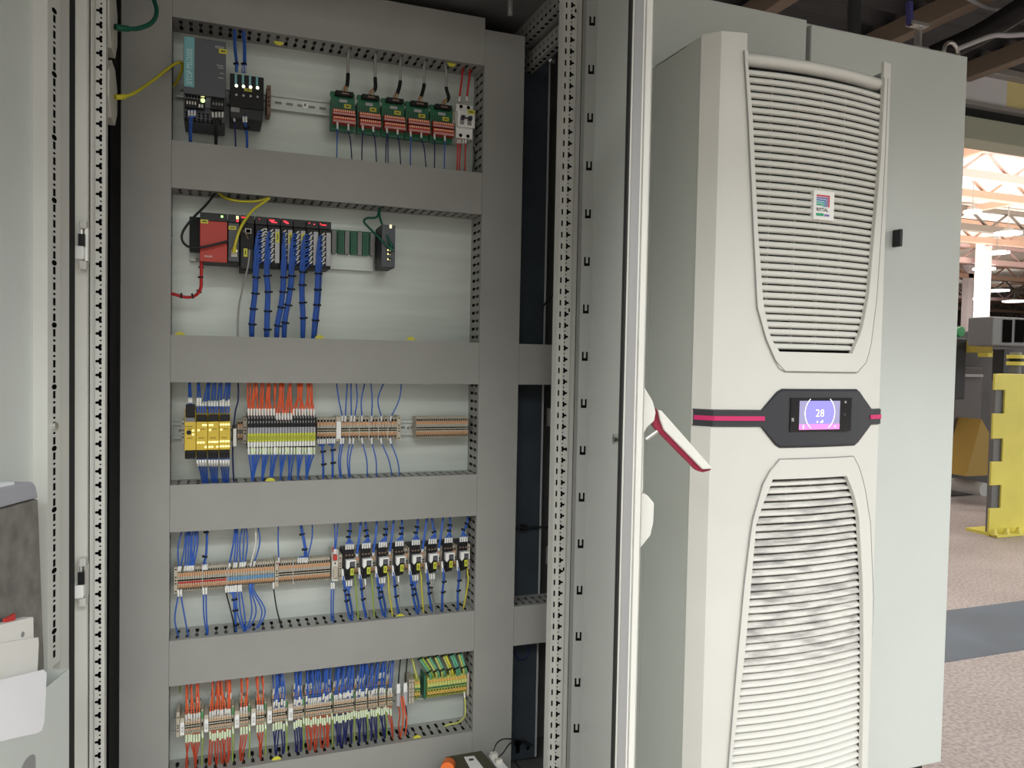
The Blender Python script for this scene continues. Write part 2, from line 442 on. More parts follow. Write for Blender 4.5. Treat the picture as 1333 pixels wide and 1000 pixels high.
# things hung under the low roof
def rooftube(label, pts, r, m, cat='pipe', name='pipe'):
    return tag(MB().tube(spline([atZ(*p) for p in pts], 5), r, 10).build(name, m), label, cat)
rooftube('thick black pipe slung diagonally under the dark corrugated roof', [(1215, 72, 2.72), (1275, 45, 2.74), (1340, 5, 2.78)], 0.05, 'black')
rooftube('thin grey conduit sweeping under the black roof pipe', [(1248, 63, 2.66), (1290, 47, 2.68), (1312, 46, 2.68), (1345, 44, 2.68)], 0.011, 'grey_light', 'conduit', 'conduit')
rooftube('grey conduit arching off the roof timber above the clamp', [(1252, -6, 2.8), (1285, 10, 2.82), (1310, 13, 2.84)], 0.008, 'grey', 'conduit', 'conduit')
p = atZ(1238, 68, 2.66)
mb = MB(); c = [p + Vector((0.045 * math.cos(a), 0, 0.045 * math.sin(a))) for a in [i * 2 * PI / 16 for i in range(17)]]
mb.tube(c, 0.009, 8)
tag(mb.build('pipe_hook', 'steel'), 'shiny ring hook at the low end of the black roof pipe', 'hook')
p = atZ(1190, 25, 2.76)
t = thing('beam_clamp', 'steel clamp with a blue strap hanging on a roof timber', 'clamp', p)
MB().box(p.x - .03, p.x + .07, p.y - .02, p.y + .02, p.z - .03, p.z - .015).box(p.x + .02, p.x + .035, p.y - .015, p.y + .015, p.z - .12, p.z - .03).box(p.x + .0, p.x + .08, p.y - .015, p.y + .015, p.z - .14, p.z - .12).build('bracket', 'steel', t)
MB().obox((p.x - .035, p.y - .012, p.z - .03), (.02, 0, 0), (0, .024, 0), (-.008, 0, .10)).build('strap', mat('strap_blue', (0.06, 0.06, 0.22), 0.5).name, t)
p = atZ(1112, 18, 2.7)
tag(MB().cyl((p.x, p.y, 2.45), (p.x, p.y, 2.93), 0.028, 12).build('drop_pipe', 'charcoal'), 'dark vertical drop pipe behind the pale cabinet', 'pipe')

# ------------------------------------------------------------------ hall machines and the yellow guard post
b0 = atZ(1300, 692, 0)
Yb = b0.y
def hx(px, py, Y): p = atY(px, py, Y); return p.x, p.z
t = thing('guard_post', 'yellow steel guard post with square notches bolted to the hall floor', 'bollard', (b0.x, b0.y, 0))
xl, _ = hx(1274, 600, Yb); xr, zt = hx(1325, 487, Yb); xn, _ = hx(1288, 600, Yb)
xm, _ = hx(1286, 600, Yb)
zz = [atY(1300, y, Yb).z for y in (507, 537, 569, 598, 628, 657)]
poly = [(xr, 0.0), (xr, zt), (xl, zt)]
for i in range(0, 6, 2): poly += [(xl, zz[i]), (xn, zz[i]), (xn, zz[i+1]), (xl, zz[i+1])]
poly += [(xl, 0.0)]
MB().prism(poly, lambda a, b, c: (a, c, b), Yb - 0.10, Yb - 0.085).box(xr - .015, xr, Yb - .085, Yb + .15, 0, zt).build('notched_plate', 'safety_yellow', t, bevel=0.003)
MB().box(xl + .035, xr - .03, Yb - 0.083, Yb - 0.045, 0.02, zt - 0.05).build('core', 'machine_grey', t)
MB().box(xl + .02, xr + .02, Yb - 0.15, Yb + 0.10, 0, 0.02).build('base_plate', 'safety_yellow', t)
for dx in (0.0, 0.12, 0.24):
    MB().tube([(xl + dx, Yb - .14, 0.02), (xl + dx, Yb - .14, 0.06)], 0.025, 8, 0, True, 0.012).build('anchor_bolt', 'safety_yellow', t)
def slab(Y, d, x0, y0, x1, y1, m, mbx=None):
    a = atY(x0, y0, Y); b = atY(x1, y1, Y)
    return (mbx or MB()).box(a.x, b.x, Y, Y + d, min(a.z, b.z), max(a.z, b.z))
YM = 3.7
g0 = atY(1290, 680, YM)
t = thing('press_machine', 'dark machine body standing behind the yellow guard post', 'machine', (g0.x, YM, 0))
a = atY(1240, 430, YM); b = atY(1420, 690, YM)
MB().box(a.x, b.x, YM, YM + 1.2, 0, a.z).build('machine_body', 'hall_machine', t, bevel=0.02)
slab(YM - .12, .12, 1244, 478, 1276, 570, 0).build('side_housing', 'machine_purple', t, bevel=0.01)
slab(YM - .2, .2, 1236, 440, 1256, 520, 0).build('junction_box', 'charcoal', t, bevel=0.01)
slab(YM - .06, .06, 1310, 520, 1420, 545, 0).build('rail', 'machine_grey', t)
slab(YM - .06, .06, 1310, 600, 1420, 612, 0).build('rail', 'machine_grey', t)
slab(YM - .14, .02, 1252, 487, 1280, 491, 0).build('name_plate', 'grey_light', t)
slab(YM - .08, .08, 1318, 610, 1340, 630, 0).build('valve_block', 'safety_yellow', t)
a = atY(1250, 640, YM - .3); b = atY(1274, 560, YM - .3)
MB().prism([(a.x, 0.25), (a.x + .32, 0.25), (a.x + .32, b.z - .1), (a.x + .16, b.z + .1)], lambda p, q, c: (p, c, q), YM - .35, YM - .1).build('belt_guard', mat('ochre', (0.35, 0.22, 0.04), 0.6).name, t)
a = atY(1268, 635, YM - .3); MB().cyl((a.x, YM - .4, a.z), (a.x, YM - .1, a.z), 0.06, 14).build('roller', 'grey_light', t)
a = atY(1249, 432, YM - .2); MB().cyl((a.x, YM - .22, a.z), (a.x, YM - .19, a.z), 0.045, 12).build('push_button', mat('btn_green', (0.03, 0.3, 0.1), 0.5).name, t)
a = atY(1268, 449, YM - .2)
MB().box(a.x - .09, a.x - .03, YM - .3, YM - .1, a.z - .07, a.z + .03).box(a.x - .03, a.x + .04, YM - .3, YM - .1, a.z - .07, a.z - .02).box(a.x + .04, a.x + .1, YM - .3, YM - .1, a.z - .07, a.z + .04).build('yoke', mat('yoke_yellow', (0.40, 0.30, 0.05), 0.6).name, t)
slab(YM - .2, .1, 1286, 457, 1297, 465, 0).build('clamp_block', 'safety_yellow', t)
Yc = 2.95
t = thing('machine_cover', 'grey metal machine cover with dark slots above the guard post', 'machine', tuple(atY(1330, 455, Yc)))
slab(Yc, .22, 1292, 412, 1440, 455, 0).build('housing', 'machine_grey', t, bevel=0.012)
for x0 in (1307, 1323, 1339): slab(Yc - .008, .03, x0, 416, x0 + 10, 446, 0).build('vent_slot', 'hole', t)
for k_, x0 in enumerate((1300, 1390)):
    a = atY(x0, 455, Yc + .1); MB().box(a.x, a.x + .1, Yc + .05, Yc + .15, 0, a.z).build('support', 'charcoal', t)
Yr = 2.75
a = atY(1322, 468, Yr)
t = thing('signal_reel', 'small black and yellow banded drum on the grey machine by the yellow post', 'drum', (a.x, Yr, a.z))
for dz, m_, h_, r_ in ((-.045, 'safety_yellow', .028, .062), (-.017, 'black', .024, .045), (.007, 'safety_yellow', .028, .062), (.035, 'grey', .02, .04)):
    MB().cyl((a.x, Yr, a.z + dz), (a.x, Yr, a.z + dz + h_), r_, 18).build('band' if m_ != 'grey' else 'cap', m_, t)
MB().cyl((a.x, Yr, 0), (a.x, Yr, a.z - .045), 0.04, 12).build('stem', 'machine_grey', t)

# ================================================================== CABINET ROW
ZT, ZB = 2.035, 0.11          # door top / bottom edge
t = thing('control_cabinet', 'open light grey control cabinet full of wiring, its two door leaves swung out', 'cabinet', (0, 0, 0)); CAB = t
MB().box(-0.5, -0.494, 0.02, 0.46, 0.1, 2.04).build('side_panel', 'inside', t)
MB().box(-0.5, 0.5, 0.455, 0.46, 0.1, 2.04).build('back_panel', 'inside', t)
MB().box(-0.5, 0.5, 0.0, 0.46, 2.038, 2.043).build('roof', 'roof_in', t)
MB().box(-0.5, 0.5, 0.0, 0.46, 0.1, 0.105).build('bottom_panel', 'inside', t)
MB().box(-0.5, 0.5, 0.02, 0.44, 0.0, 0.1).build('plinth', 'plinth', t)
MB().box(-0.4745, 0.4875, 0.004, 0.03, 2.012, 2.038).build('cross_rail', 'frame', t)
MB().box(-0.4745, 0.4875, 0.004, 0.03, 0.105, 0.13).build('cross_rail', 'frame', t)
def arrow_holes(mb, x, y, z, sgn):
    r = 0.0026
    def disc(cx, cz, rr, n=8):
        mb.add([(cx + rr * math.cos(2*PI*k/n), y, cz + rr * math.sin(2*PI*k/n)) for k in range(n)], [tuple(range(n))], 1)
    mb.add([(x - sgn * .0050, y, z), (x + sgn * .0040, y, z - .0060), (x + sgn * .0040, y, z + .0060)], [(0, 1, 2)], 1)
    disc(x - sgn * .0034, z, r); disc(x + sgn * .0022, z - .0036, r); disc(x + sgn * .0022, z + .0036, r)
    disc(x + sgn * .0026, z + .0125, .0016)
# left front post, arrows point outwards
mb = MB().box(-0.4745, -0.4495, 0, 0.025, 0.105, 2.038)
mb.box(-0.466, -0.4495, -0.004, 0.0, 0.105, 2.038)
for i in range(77): arrow_holes(mb, -0.4595, -0.0045, 1.8002 - .025 * (i - 9), 1)
mb.build('frame_post', ['frame', 'hole'], t)
MB().box(-0.5, -0.4765, -0.012, 0.03, 0.105, 2.038).build('edge_profile', 'frame', t, bevel=0.003)
# right front post, arrows point to the right
mb = MB().box(0.445, 0.490, 0, 0.025, 0.105, 2.038)
mb.box(0.458, 0.476, -0.004, 0.0, 0.105, 2.038)
for i in range(77):
    z = 1.9698 - .025 * (i - 2)
    arrow_holes(mb, 0.4645, -0.0045, z, -1)
    mb.add([(0.4498, -0.0004, z - .006), (0.4535, -0.0004, z - .006), (0.4535, -0.0004, z + .006), (0.4498, -0.0004, z + .006)], [(0, 1, 2, 3)], 1)
for z in (1.955, 1.30, 0.99, 0.72):
    mb.add([(0.4695, -0.0045, z), (0.4735, -0.0045, z), (0.4735, -0.0045, z + .008), (0.4695, -0.0045, z + .008)], [(0, 1, 2, 3)], 1)
mb.build('frame_post', ['frame', 'hole'], t)
MB().box(0.4905, 0.4985, -0.004, 0.03, 0.105, 2.038).build('gasket', 'rubber', t)
# depth rails at the top right, perforated
for (x0, x1, z0, z1, y0) in ((0.458, 0.498, 1.992, 2.036, 0.03), (0.475, 0.498, 1.93, 1.968, 0.03)):
    mb = MB().box(x0, x1, y0, 0.44, z0, z1)
    for i in range(16):
        y = y0 + .02 + i * .025
        mb.add([(x0 - .0004, y, z0 + .006), (x0 - .0004, y + .012, z0 + .006), (x0 - .0004, y + .012, z0 + .012), (x0 - .0004, y, z0 + .012)], [(0, 1, 2, 3)], 1)
        mb.add([(x0 + .008, y, z0 - .0004), (x0 + .016, y, z0 - .0004), (x0 + .016, y + .012, z0 - .0004), (x0 + .008, y + .012, z0 - .0004)], [(0, 1, 2, 3)], 1)
        mb.add([(x0 - .0004, y + .004, z0 + .024), (x0 - .0004, y + .010, z0 + .024), (x0 - .0004, y + .008, z0 + .034)], [(0, 1, 2)], 1)
    mb.build('depth_rail', ['frame_dark', 'hole'], t)
MB().box(0.46, 0.50, 0.42, 0.45, 0.105, 2.036).build('rear_post', 'frame_dark', t)
pz = atY(664, 15, 0.12)
MB().cyl((pz.x, .12, 2.038), (pz.x, .12, pz.z - .008), 0.006, 10).build('roof_bolt', 'steel', t)
# mounting plate with keyhole and bolts
XPL, XPR, YP = -0.452, 0.545, 0.315
MB().box(XPL, 0.444, YP, YP + 0.003, 0.128, 2.0).build('mounting_plate', 'zinc', t)
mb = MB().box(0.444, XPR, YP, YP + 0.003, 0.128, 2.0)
kp = atY(674, 972, YP); n = 14
mb.add([(kp.x + .011 * math.cos(2*PI*i/n), YP - .0005, kp.z + .010 + .011 * math.sin(2*PI*i/n)) for i in range(n)], [tuple(range(n))], 1)
mb.add([(kp.x - .006, YP - .0005, kp.z - .018), (kp.x + .006, YP - .0005, kp.z - .018), (kp.x + .006, YP - .0005, kp.z + .008), (kp.x - .006, YP - .0005, kp.z + .008)], [(0, 1, 2, 3)], 1)
kp = atY(687, 974, YP)
mb.add([(kp.x + .005 * math.cos(2*PI*i/n), YP - .0005, kp.z + .005 * math.sin(2*PI*i/n)) for i in range(n)], [tuple(range(n))], 1)
mb.build('infill_plate', ['zinc_shaded', 'hole'], t)  # plate section coloured dark for the shade it stands in
MB().box(XPR, XPR + 0.005, YP - 0.001, YP + 0.03, 0.128, 2.0).build('plate_edge', 'grey_light', t)
for (px, py) in ((692, 69), (719, 77)):
    q = atY(px, py, YP - .004); MB().cyl((q.x, YP, q.z), (q.x, YP - .012, q.z), 0.007, 6).cyl((q.x, YP, q.z), (q.x, YP - .003, q.z), 0.012, 12).build('plate_bolt', 'chrome', t)
# cabinet next door: door closed, carries the cooler
t = thing('cooled_cabinet', 'closed light grey cabinet whose door carries the big cooling unit', 'cabinet', (0.8, 0, 0))
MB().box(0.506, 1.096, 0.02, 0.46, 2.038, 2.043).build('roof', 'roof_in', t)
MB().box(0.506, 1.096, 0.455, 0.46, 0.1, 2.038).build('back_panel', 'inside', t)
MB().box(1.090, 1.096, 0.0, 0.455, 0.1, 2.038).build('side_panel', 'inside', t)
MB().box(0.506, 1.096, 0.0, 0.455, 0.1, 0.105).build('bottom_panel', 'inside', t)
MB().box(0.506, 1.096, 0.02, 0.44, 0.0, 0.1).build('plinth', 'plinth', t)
MB().box(0.508, 1.078, -0.03, -0.008, ZB, ZT - .004).build('door', 'paint', t, bevel=0.003)
t = thing('end_cabinet', 'plain light grey cabinet with a black handle at the right end of the row', 'cabinet', (1.35, 0, 0))
MB().box(1.10, 1.60, 0.0, 0.46, 0.1, 2.038).build('body', 'paint', t)
MB().box(1.10, 1.60, 0.02, 0.44, 0.0, 0.1).build('plinth', 'plinth', t)
dr = MB().box(1.092, 1.612, -0.03, -0.008, 0.108, ZT - .012).build('door', 'paint', t, bevel=0.003)
hp = atY(1169, 310, -0.045)
MB().box(hp.x - .004, hp.x + .006, -0.055, -0.03, hp.z - .022, hp.z + .022).build('handle', 'charcoal', dr, bevel=0.002)

# ------------------------------------------------------------------ door leaves of the open cabinet
class Leaf:
    def __init__(s, H, a, side):
        s.H = Vector((H[0], H[1], 0)); c, q = math.cos(a), math.sin(a)
        s.d = Vector((-c if side > 0 else c, -q, 0)); s.n = Vector((-q if side > 0 else q, c, 0))
    def p(s, u, w, z): return s.H + s.d * u + s.n * w + EZ * z
    def uz(s, px, py, w):
        o = s.p(0, w, 0); h = atP(px, py, o, s.n); return (h - o).dot(s.d), h.z
    def box(s, u0, u1, w0, w1, z0, z1, m=0, mb=None):
        return (mb or MB()).obox(s.p(u0, w0, z0), s.d * (u1 - u0), s.n * (w1 - w0), EZ * (z1 - z0), m)
# right leaf: pick the opening angle so that its free edge lands where the photo has it
best = None
for i in range(400):
    a = math.radians(64 + i * 0.05); L = Leaf((0.495, -0.045), a, 1)
    u = L.uz(829, 465, 0)[0]
    if best is None or abs(u - 0.49) < best[0]: best = (abs(u - 0.49), a)
RL = Leaf((0.495, -0.045), best[1], 1)
print('right leaf angle', math.degrees(best[1]))
UE = 0.49
door = RL.box(-0.004, UE, -0.003, 0.0, ZB, ZT).build('door', 'paint', CAB)
RL.box(UE - .002, UE, -0.0135, 0.002, ZB, ZT, 0, RL.box(-0.004, UE, -0.0135, -0.0115, ZB, ZT)).build('edge_fold', 'cover', door)
def outer(px, py, u):
    o = RL.p(u, 0, 0); q = atP(px, py, o, RL.d); return (q - o).dot(RL.n), q.z
u1 = RL.uz(767, 500, 0.0)[0]; u0 = u1 - .05; wr = outer(753, 500, u1)[0]
print('right rail', u1, wr)
mb = RL.box(u0, u1, 0.0, wr, ZB + .01, ZT - .06)
wc_ = wr * .47; UW = wr * .27
for i in range(20):
    z = outer(761, 27, u1)[1] - i * 0.1
    for (dw0, dw1, dz0, dz1) in ((-UW, -UW * .4, -.0095, .0095), (UW * .4, UW, -.0095, .0095), (-UW * .4, UW * .4, -.0095, -.0035)):
        mb.add([RL.p(u1 + .0003, wc_ + dw0, z + dz0), RL.p(u1 + .0003, wc_ + dw1, z + dz0), RL.p(u1 + .0003, wc_ + dw1, z + dz1), RL.p(u1 + .0003, wc_ + dw0, z + dz1)], [(0, 1, 2, 3)], 1)
mb.build('door_rail', ['frame_dark', 'hole'], door)
MATS['frame_dark'].node_tree.nodes['Principled BSDF'].inputs['Base Color'].default_value = (0.30, 0.31, 0.29, 1)
RL.box(u0 + .004, u1 + .006, 0.0, wr + .003, ZT - .06, ZT - .045).build('rail_bracket', 'frame', door)
wE = [outer(px, 500, UE)[0] for px in (811, 813.2, 815.5, 826.5, 839)]
print('edge', wE)
RL.box(UE - .030, UE - .003, wE[2], wE[1], ZB + .01, ZT - .01).build('gasket_lip', 'frame', door)
RL.box(UE - .026, UE - .006, wE[1], wE[0], ZB + .01, ZT - .01).build('gasket', 'rubber', door)
RL.box(UE - .030, UE - .0005, 0.0, wE[2], ZB + .01, ZT - .01).build('edge_trim', 'grey', door)
RL.box(0.0, 0.006, 0, 0.006, ZB + .01, ZT - .01).build('hinge_seal', 'rubber', door)
q = RL.uz(806, 572, 0.006); c = RL.p(q[0], 0.004, q[1])
MB().tube([c, c + RL.n * .012], 0.009, 12).build('latch_stud', 'chrome', door)
# swing handle on the outside of the right leaf: two white covers and a lever pulled out
h = door
def plate(pix, name, m, ua, ub, par):
    pl = [outer(*p, UE - .012) for p in pix]
    mb = MB().prism(pl, lambda w, z, u: RL.p(u, w, z), ua, ub)
    return mb.build(name, m, par, bevel=0.002)
hb = plate([(828, 498), (836, 500), (849, 522), (853, 537), (851, 548), (842, 556), (836, 566), (830, 572)], 'handle_cover', 'cover', UE - .035, UE - .008, door)
plate([(826, 640), (842, 644), (851, 655), (850, 680), (846, 697), (833, 713), (826, 716)], 'handle_cover', 'cover', UE - .035, UE - .008, door)
plate([(827, 560), (838, 562), (837, 640), (826, 644)], 'handle_base', 'cover', UE - .03, UE - .01, door)
lv = plate([(855, 533), (860, 534), (926, 608), (928, 613), (917, 616), (909, 614), (852, 556), (850, 546)], 'handle_lever', 'crimson', UE - .036, UE - .018, door)
plate([(856, 533), (861, 535), (927, 610), (914, 611), (864, 560), (859, 547)], 'lever_shell', 'cover', UE - .018, UE - .008, lv)
w0, z0 = outer(843, 573, UE - .012); w1, z1 = outer(861, 560, UE - .012)
MB().tube([RL.p(UE - .024, w0, z0), RL.p(UE - .024, w1, z1)], 0.004, 8).build('pivot_link', 'steel', lv)
w0, z0 = outer(849, 548, UE - .012); w1, z1 = outer(857, 543, UE - .012)
MB().tube([RL.p(UE - .024, w0, z0), RL.p(UE - .024, w1, z1)], 0.005, 8).build('pivot_pin', 'steel', lv)

LL = Leaf((-0.5, -0.045), math.radians(106), -1)
door = LL.box(-0.004, 0.49, -0.003, 0.0, ZB, ZT).build('door', 'paint', CAB)
LL.box(-0.004, 0.49, -0.028, -0.025, ZB, ZT, 0, LL.box(-.004, -.001, -.025, 0, ZB, ZT)).build('outer_skin', 'paint', door)
g0, g1 = sorted(LL.uz(px, 500, 0.010)[0] for px in (97.5, 90.5))
LL.box(g0, g1, 0.0, 0.010, ZB + .01, ZT - .01).build('gasket', 'rubber', door)
l0, l1 = sorted(LL.uz(px, 500, 0.012)[0] for px in (90, 79))
LL.box(l0, l1, 0.0, 0.012, ZB + .01, ZT - .01).build('door_lip', 'frame', door)
r0, r1 = sorted(LL.uz(px, 500, 0.022)[0] for px in (78.5, 62))
print('left leaf u', g0, g1, l0, l1, r0, r1)
zr0 = LL.uz(71, 866, .022)[1]
mb = LL.box(r0, r1, 0.0, 0.022, zr0, ZT - .01); uc = (r0 + r1) / 2
zh = LL.uz(72, 15.2, .0224)[1]
def lq(cu, cz, hu, hz):
    n = 8
    mb.add([LL.p(cu + hu * math.cos(2*PI*k/n), .0224, cz + hz * math.sin(2*PI*k/n)) for k in range(n)], [tuple(range(n))], 1)
for i in range(11):
    z = zh - i * 0.1
    if z < zr0: break
    lq(uc, z, .0085, .0046)
    for k in range(4):
        zz_ = z - .0125 - k * .025
        if zz_ > zr0 + .008:
            mb.add([LL.p(uc - .0038, .0224, zz_ - .006), LL.p(uc + .0038, .0224, zz_ - .006), LL.p(uc + .0038, .0224, zz_ + .006), LL.p(uc - .0038, .0224, zz_ + .006)], [(0, 1, 2, 3)], 1)
        if k < 3 and zz_ > zr0 + .03: lq(uc, zz_ - .0125, .0042, .0021)
mb.build('door_rail', ['frame', 'hole'], door)
e0, e1 = sorted(LL.uz(px, 500, 0.006)[0] for px in (62.5, 56.5))
mb = LL.box(e0, e1, 0, .006, zr0 - .02, ZT - .02)
for i in range(12):
    z = LL.uz(59, 53, .006)[1] - i * .1; LL.box(e0 + (e1 - e0) * .2, e1 - (e1 - e0) * .15, .006, .0063, z - .006, z + .006, 1, mb)
mb.build('rail_edge', ['grey_light', 'charcoal'], door)  # greyer strip: shade on the rail's side is put into the colour
q = LL.uz(69, 555, .022); c = LL.p(q[0], .022, q[1]); MB().tube([c, c + LL.n * .006], .006, 10).build('rail_stud', 'chrome', door)
# two hinges on the left frame edge
for (ya, yb_) in ((287, 351), (727, 790)):
    za = atY(106, ya, -.03).z; zb = atY(106, yb_, -.03).z; H_ = za - zb
    x0 = atY(102, 500, -.03).x; x1 = atY(112.5, 500, -.03).x
    mb = MB().box(x0 + .001, x1, -.034, -.012, za - H_ * .17, za).box(x0 + .001, x1, -.034, -.012, zb, zb + H_ * .18)
    hg = mb.build('hinge', 'frame', CAB, bevel=0.002)
    MB().cyl(((x0 + x1) / 2 - .003, -.026, zb + .01), ((x0 + x1) / 2 - .003, -.026, za - .01), .004, 10).build('hinge_pin', 'steel', hg)
    MB().box(x0, x1 - .002, -.036, -.013, za - H_ * .53, za - H_ * .28).build('hinge_bush', 'black', hg)
    MB().box(x0 - .006, x1 - .003, -.040, -.013, za - H_ * .80, za - H_ * .53).build('hinge_knuckle', 'white', hg, bevel=.002)
    MB().box(x1 - .003, x1 + .002, -.030, -.012, za - H_ * .82, za - H_ * .15).build('hinge_plate', 'steel', hg)
# sheet metal pocket on the left leaf (fixed to it), with what stands in it
WP = 0.075
pu, pz_ = LL.uz(90, 871, WP)
print('pocket', pu, pz_)
zp0 = 0.42
pk = LL.box(pu, 0.47, WP - .0015, WP, zp0, pz_)
LL.box(pu, pu + .0015, 0.001, WP - .0015, zp0, pz_ + .0, 0, pk); LL.box(pu, 0.47, 0.001, WP, zp0 - .0015, zp0, 0, pk)
su0 = LL.uz(46, 990, WP)[0]; su1 = LL.uz(27, 990, WP)[0]; sz = LL.uz(36, 986, WP)[1]
n = 12
pts = [(su0, sz - .10), (su1, sz - .10)] + [((su0 + su1) / 2 + (su1 - su0) / 2 * math.cos(PI * i / n), sz - .012 + .012 * math.sin(PI * i / n)) for i in range(n + 1)]
pocket = pk.build('document_pocket', 'paint', door)
MB().add([LL.p(u, WP + .0005, z) for u, z in pts], [tuple(range(len(pts)))]).build('grip_slot', 'grey', pocket)
def standing(name, label, cat, pix, w0, w1, m, lean=0.0, bev=0.002):
    pl = [LL.uz(px, py, w1) for px, py in pix]
    mb = MB(); n = len(pl)
    zmin = min(z for _, z in pl)
    vs = [LL.p(u, w0 + (z - zmin) * lean, z) for u, z in pl] + [LL.p(u, w1 + (z - zmin) * lean, z) for u, z in pl]
    mb.add(vs, [tuple(range(n))[::-1], tuple(range(n, 2*n))] + [(i, (i+1) % n, n+(i+1) % n, n+i) for i in range(n)])
    c = LL.p(sum(u for u, _ in pl) / n, (w0 + w1) / 2, zmin)
    if cat: return tag(mb.build(name, m, None, org=c, bevel=bev), label, cat)
    return mb
c0 = LL.p(0.25, .02, 0.47)
t = thing('document_box', 'dark grey felt document box with a pale lilac rim, standing against the left door', 'document box', c0)
standing('', '', None, [(-150, 705), (50.5, 649), (60, 900), (-150, 1010)], 0.002, 0.034, 'felt').build('box_body', 'felt', t, bevel=.004)
standing('', '', None, [(-150, 703), (50.5, 648), (47, 632), (43, 627), (-150, 668)], 0.001, 0.037, 'x').build('rim', 'lilac_grey', t, bevel=.003)
mb = standing('', '', None, [(-150, 668.5), (20, 632), (18, 627.5), (-150, 652)], 0.012, 0.030, 'x'); mb.build('paper_stack', 'paper', t)
t = thing('file_box', 'white cardboard file box with a red tab, behind the papers in the door pocket', 'file box', LL.p(.25, .045, .5))
standing('', '', None, [(-150, 850), (44, 803), (46, 945), (-150, 1010)], 0.040, 0.056, 'x').build('box_body', 'paper_warm', t, bevel=.0015)
mb = standing('', '', None, [(-60, 826), (18, 806), (18, 812), (-60, 832)], 0.047, 0.049, 'x'); 
u_, z_ = LL.uz(12, 806, .048); LL.box(u_ - .012, u_ + .012, .046, .050, z_ - .012, z_ + .004).build('tab', 'red', t)
u_, z_ = LL.uz(29, 826, .056); q = LL.p(u_, .0562, z_); MB().tube([q, q + LL.n * .001], .004, 10).build('rivet', 'grey', t)
standing('paper_sheet', 'white sheets standing upright in the door pocket before the file box', 'paper', [(-150, 860), (50, 830), (50.5, 838), (46, 935), (-150, 1010)], 0.058, 0.0605, 'paper_warm', bev=0)
# white sheet hanging over the front of the pocket
top = [LL.uz(px, py, WP + .002) for px, py in ((-60, 897), (-30, 891), (0, 885), (30, 878), (50, 873), (58, 871.5), (62, 876))]
bot = [LL.uz(px, py, WP + .004) for px, py in ((-60, 985), (-30, 978), (0, 966), (30, 959), (50, 955), (57, 951), (60, 940))]
mid = [LL.uz(px, py, WP + .008) for px, py in ((-60, 940), (-30, 934), (0, 925), (30, 918), (50, 914), (61, 910), (65, 906))]
rows = [[LL.p(u, WP - .004, z - .010) for u, z in top], [LL.p(u, WP + .0008, z - .0005) for u, z in top], [LL.p(u, WP + .0022, z) for u, z in mid], [LL.p(u, WP + .0016, z) for u, z in bot]]
tag(MB().grid(rows, 0, False).build('paper_sheet', 'paper', None, org=rows[2][3]), 'blank white sheet curled over the front lip of the door pocket', 'paper')

# ================================================================== COOLING UNIT
CX, CW = 0.840, 0.231
t = thing('cooling_unit', 'tall white louvred cooling unit with a lit display, mounted on the cabinet door', 'air conditioner', (CX, -0.17, 0.22)); AC = t
ZA, ZBT = 1.822, 0.22
def cyf(x):
    a = abs(x - CX) / CW
    if a > 0.90: return -0.318 + 0.030 * (a - 0.90) / 0.10
    return -0.342 + 0.024 * (a / 0.90) ** 2
def fpx(px, py, y=-0.338):
    p = None
    for _ in range(4):
        p = atY(px, py, y); y = cyf(p.x)
    return p.x, p.z
sb = MB().box(CX - CW, CX + CW, -0.115, -0.0305, ZBT, ZA).build('rear_housing', 'paint', t, bevel=0.002)
MB().box(CX - CW + .001, CX + CW - .001, -0.117, -0.115, ZBT, ZA).build('housing_seam', 'black', t)
mb = MB().box(CX - CW, CX - CW + .002, -0.287, -0.117, ZBT, ZA).box(CX + CW - .002, CX + CW, -0.287, -0.117, ZBT, ZA)
mb.box(CX - CW, CX + CW, -0.235, -0.117, ZA - .002, ZA).box(CX - CW, CX + CW, -0.287, -0.117, ZBT, ZBT + .002)
mb.build('side_panel', 'paint', t)
def interp(tab):
    tab = sorted(tab)
    def f(z):
        if z <= tab[0][0]: return tab[0][1]
        for (a, b), (c, d) in zip(tab, tab[1:]):
            if z <= c: return b + (d - b) * (z - a) / (c - a)
        return tab[-1][1]
    return f
def edge(pix): return interp([(z, x) for x, z in (fpx(*p) for p in pix)])
uL = edge([(971, 84), (977, 150), (984, 300), (991, 395), (1000, 440), (1012, 457)])
uR = edge([(1148, 118), (1144, 200), (1139, 260), (1128, 385), (1119, 430), (1106, 461)])
uB = (fpx(1012, 457)[1] + fpx(1106, 461)[1]) / 2; uT = fpx(1060, 93)[1]
UT = ZA - .034
oL = edge([(966, 70), (971, 150), (978, 300), (983, 400), (994, 440), (1006, 468), (1012, 479), (1022, 485)])
oR = edge([(1152, 118), (1149, 200), (1144, 300), (1138, 390), (1131, 446), (1126, 468), (1121, 479), (1113, 484)])
oB = (fpx(1017, 484)[1] + fpx(1117, 484)[1]) / 2
lL = edge([(1003, 626), (992, 652), (982, 680), (975, 760), (967, 850), (953, 965), (945, 1040)])
lR = edge([(1099, 619), (1108, 640), (1115, 670), (1120, 760), (1121, 850), (1120, 950), (1118, 1040)])
lT = (fpx(1003, 625)[1] + fpx(1099, 618)[1]) / 2; lB = ZBT + .08
pL = edge([(1012, 600), (1003, 606), (990, 630), (976, 680), (966, 760), (955, 880), (945, 1000)])
pR = edge([(1105, 591), (1112, 597), (1122, 630), (1130, 680), (1134, 780), (1131, 900), (1127, 1000)])
pT = (fpx(1005, 600)[1] + fpx(1110, 591)[1]) / 2
def half(mb, zs, xa, xb, off=0.0, ny=0, N=8, m=0):
    rows = []
    for z, a, b in zs:
        A, B = xa(z) if callable(xa) else a, xb(z) if callable(xb) else b
        rows.append([(A + (B - A) * k / N, cyf(A + (B - A) * k / N) + off, z) for k in range(N + 1)])
    mb.grid(rows, m, True)
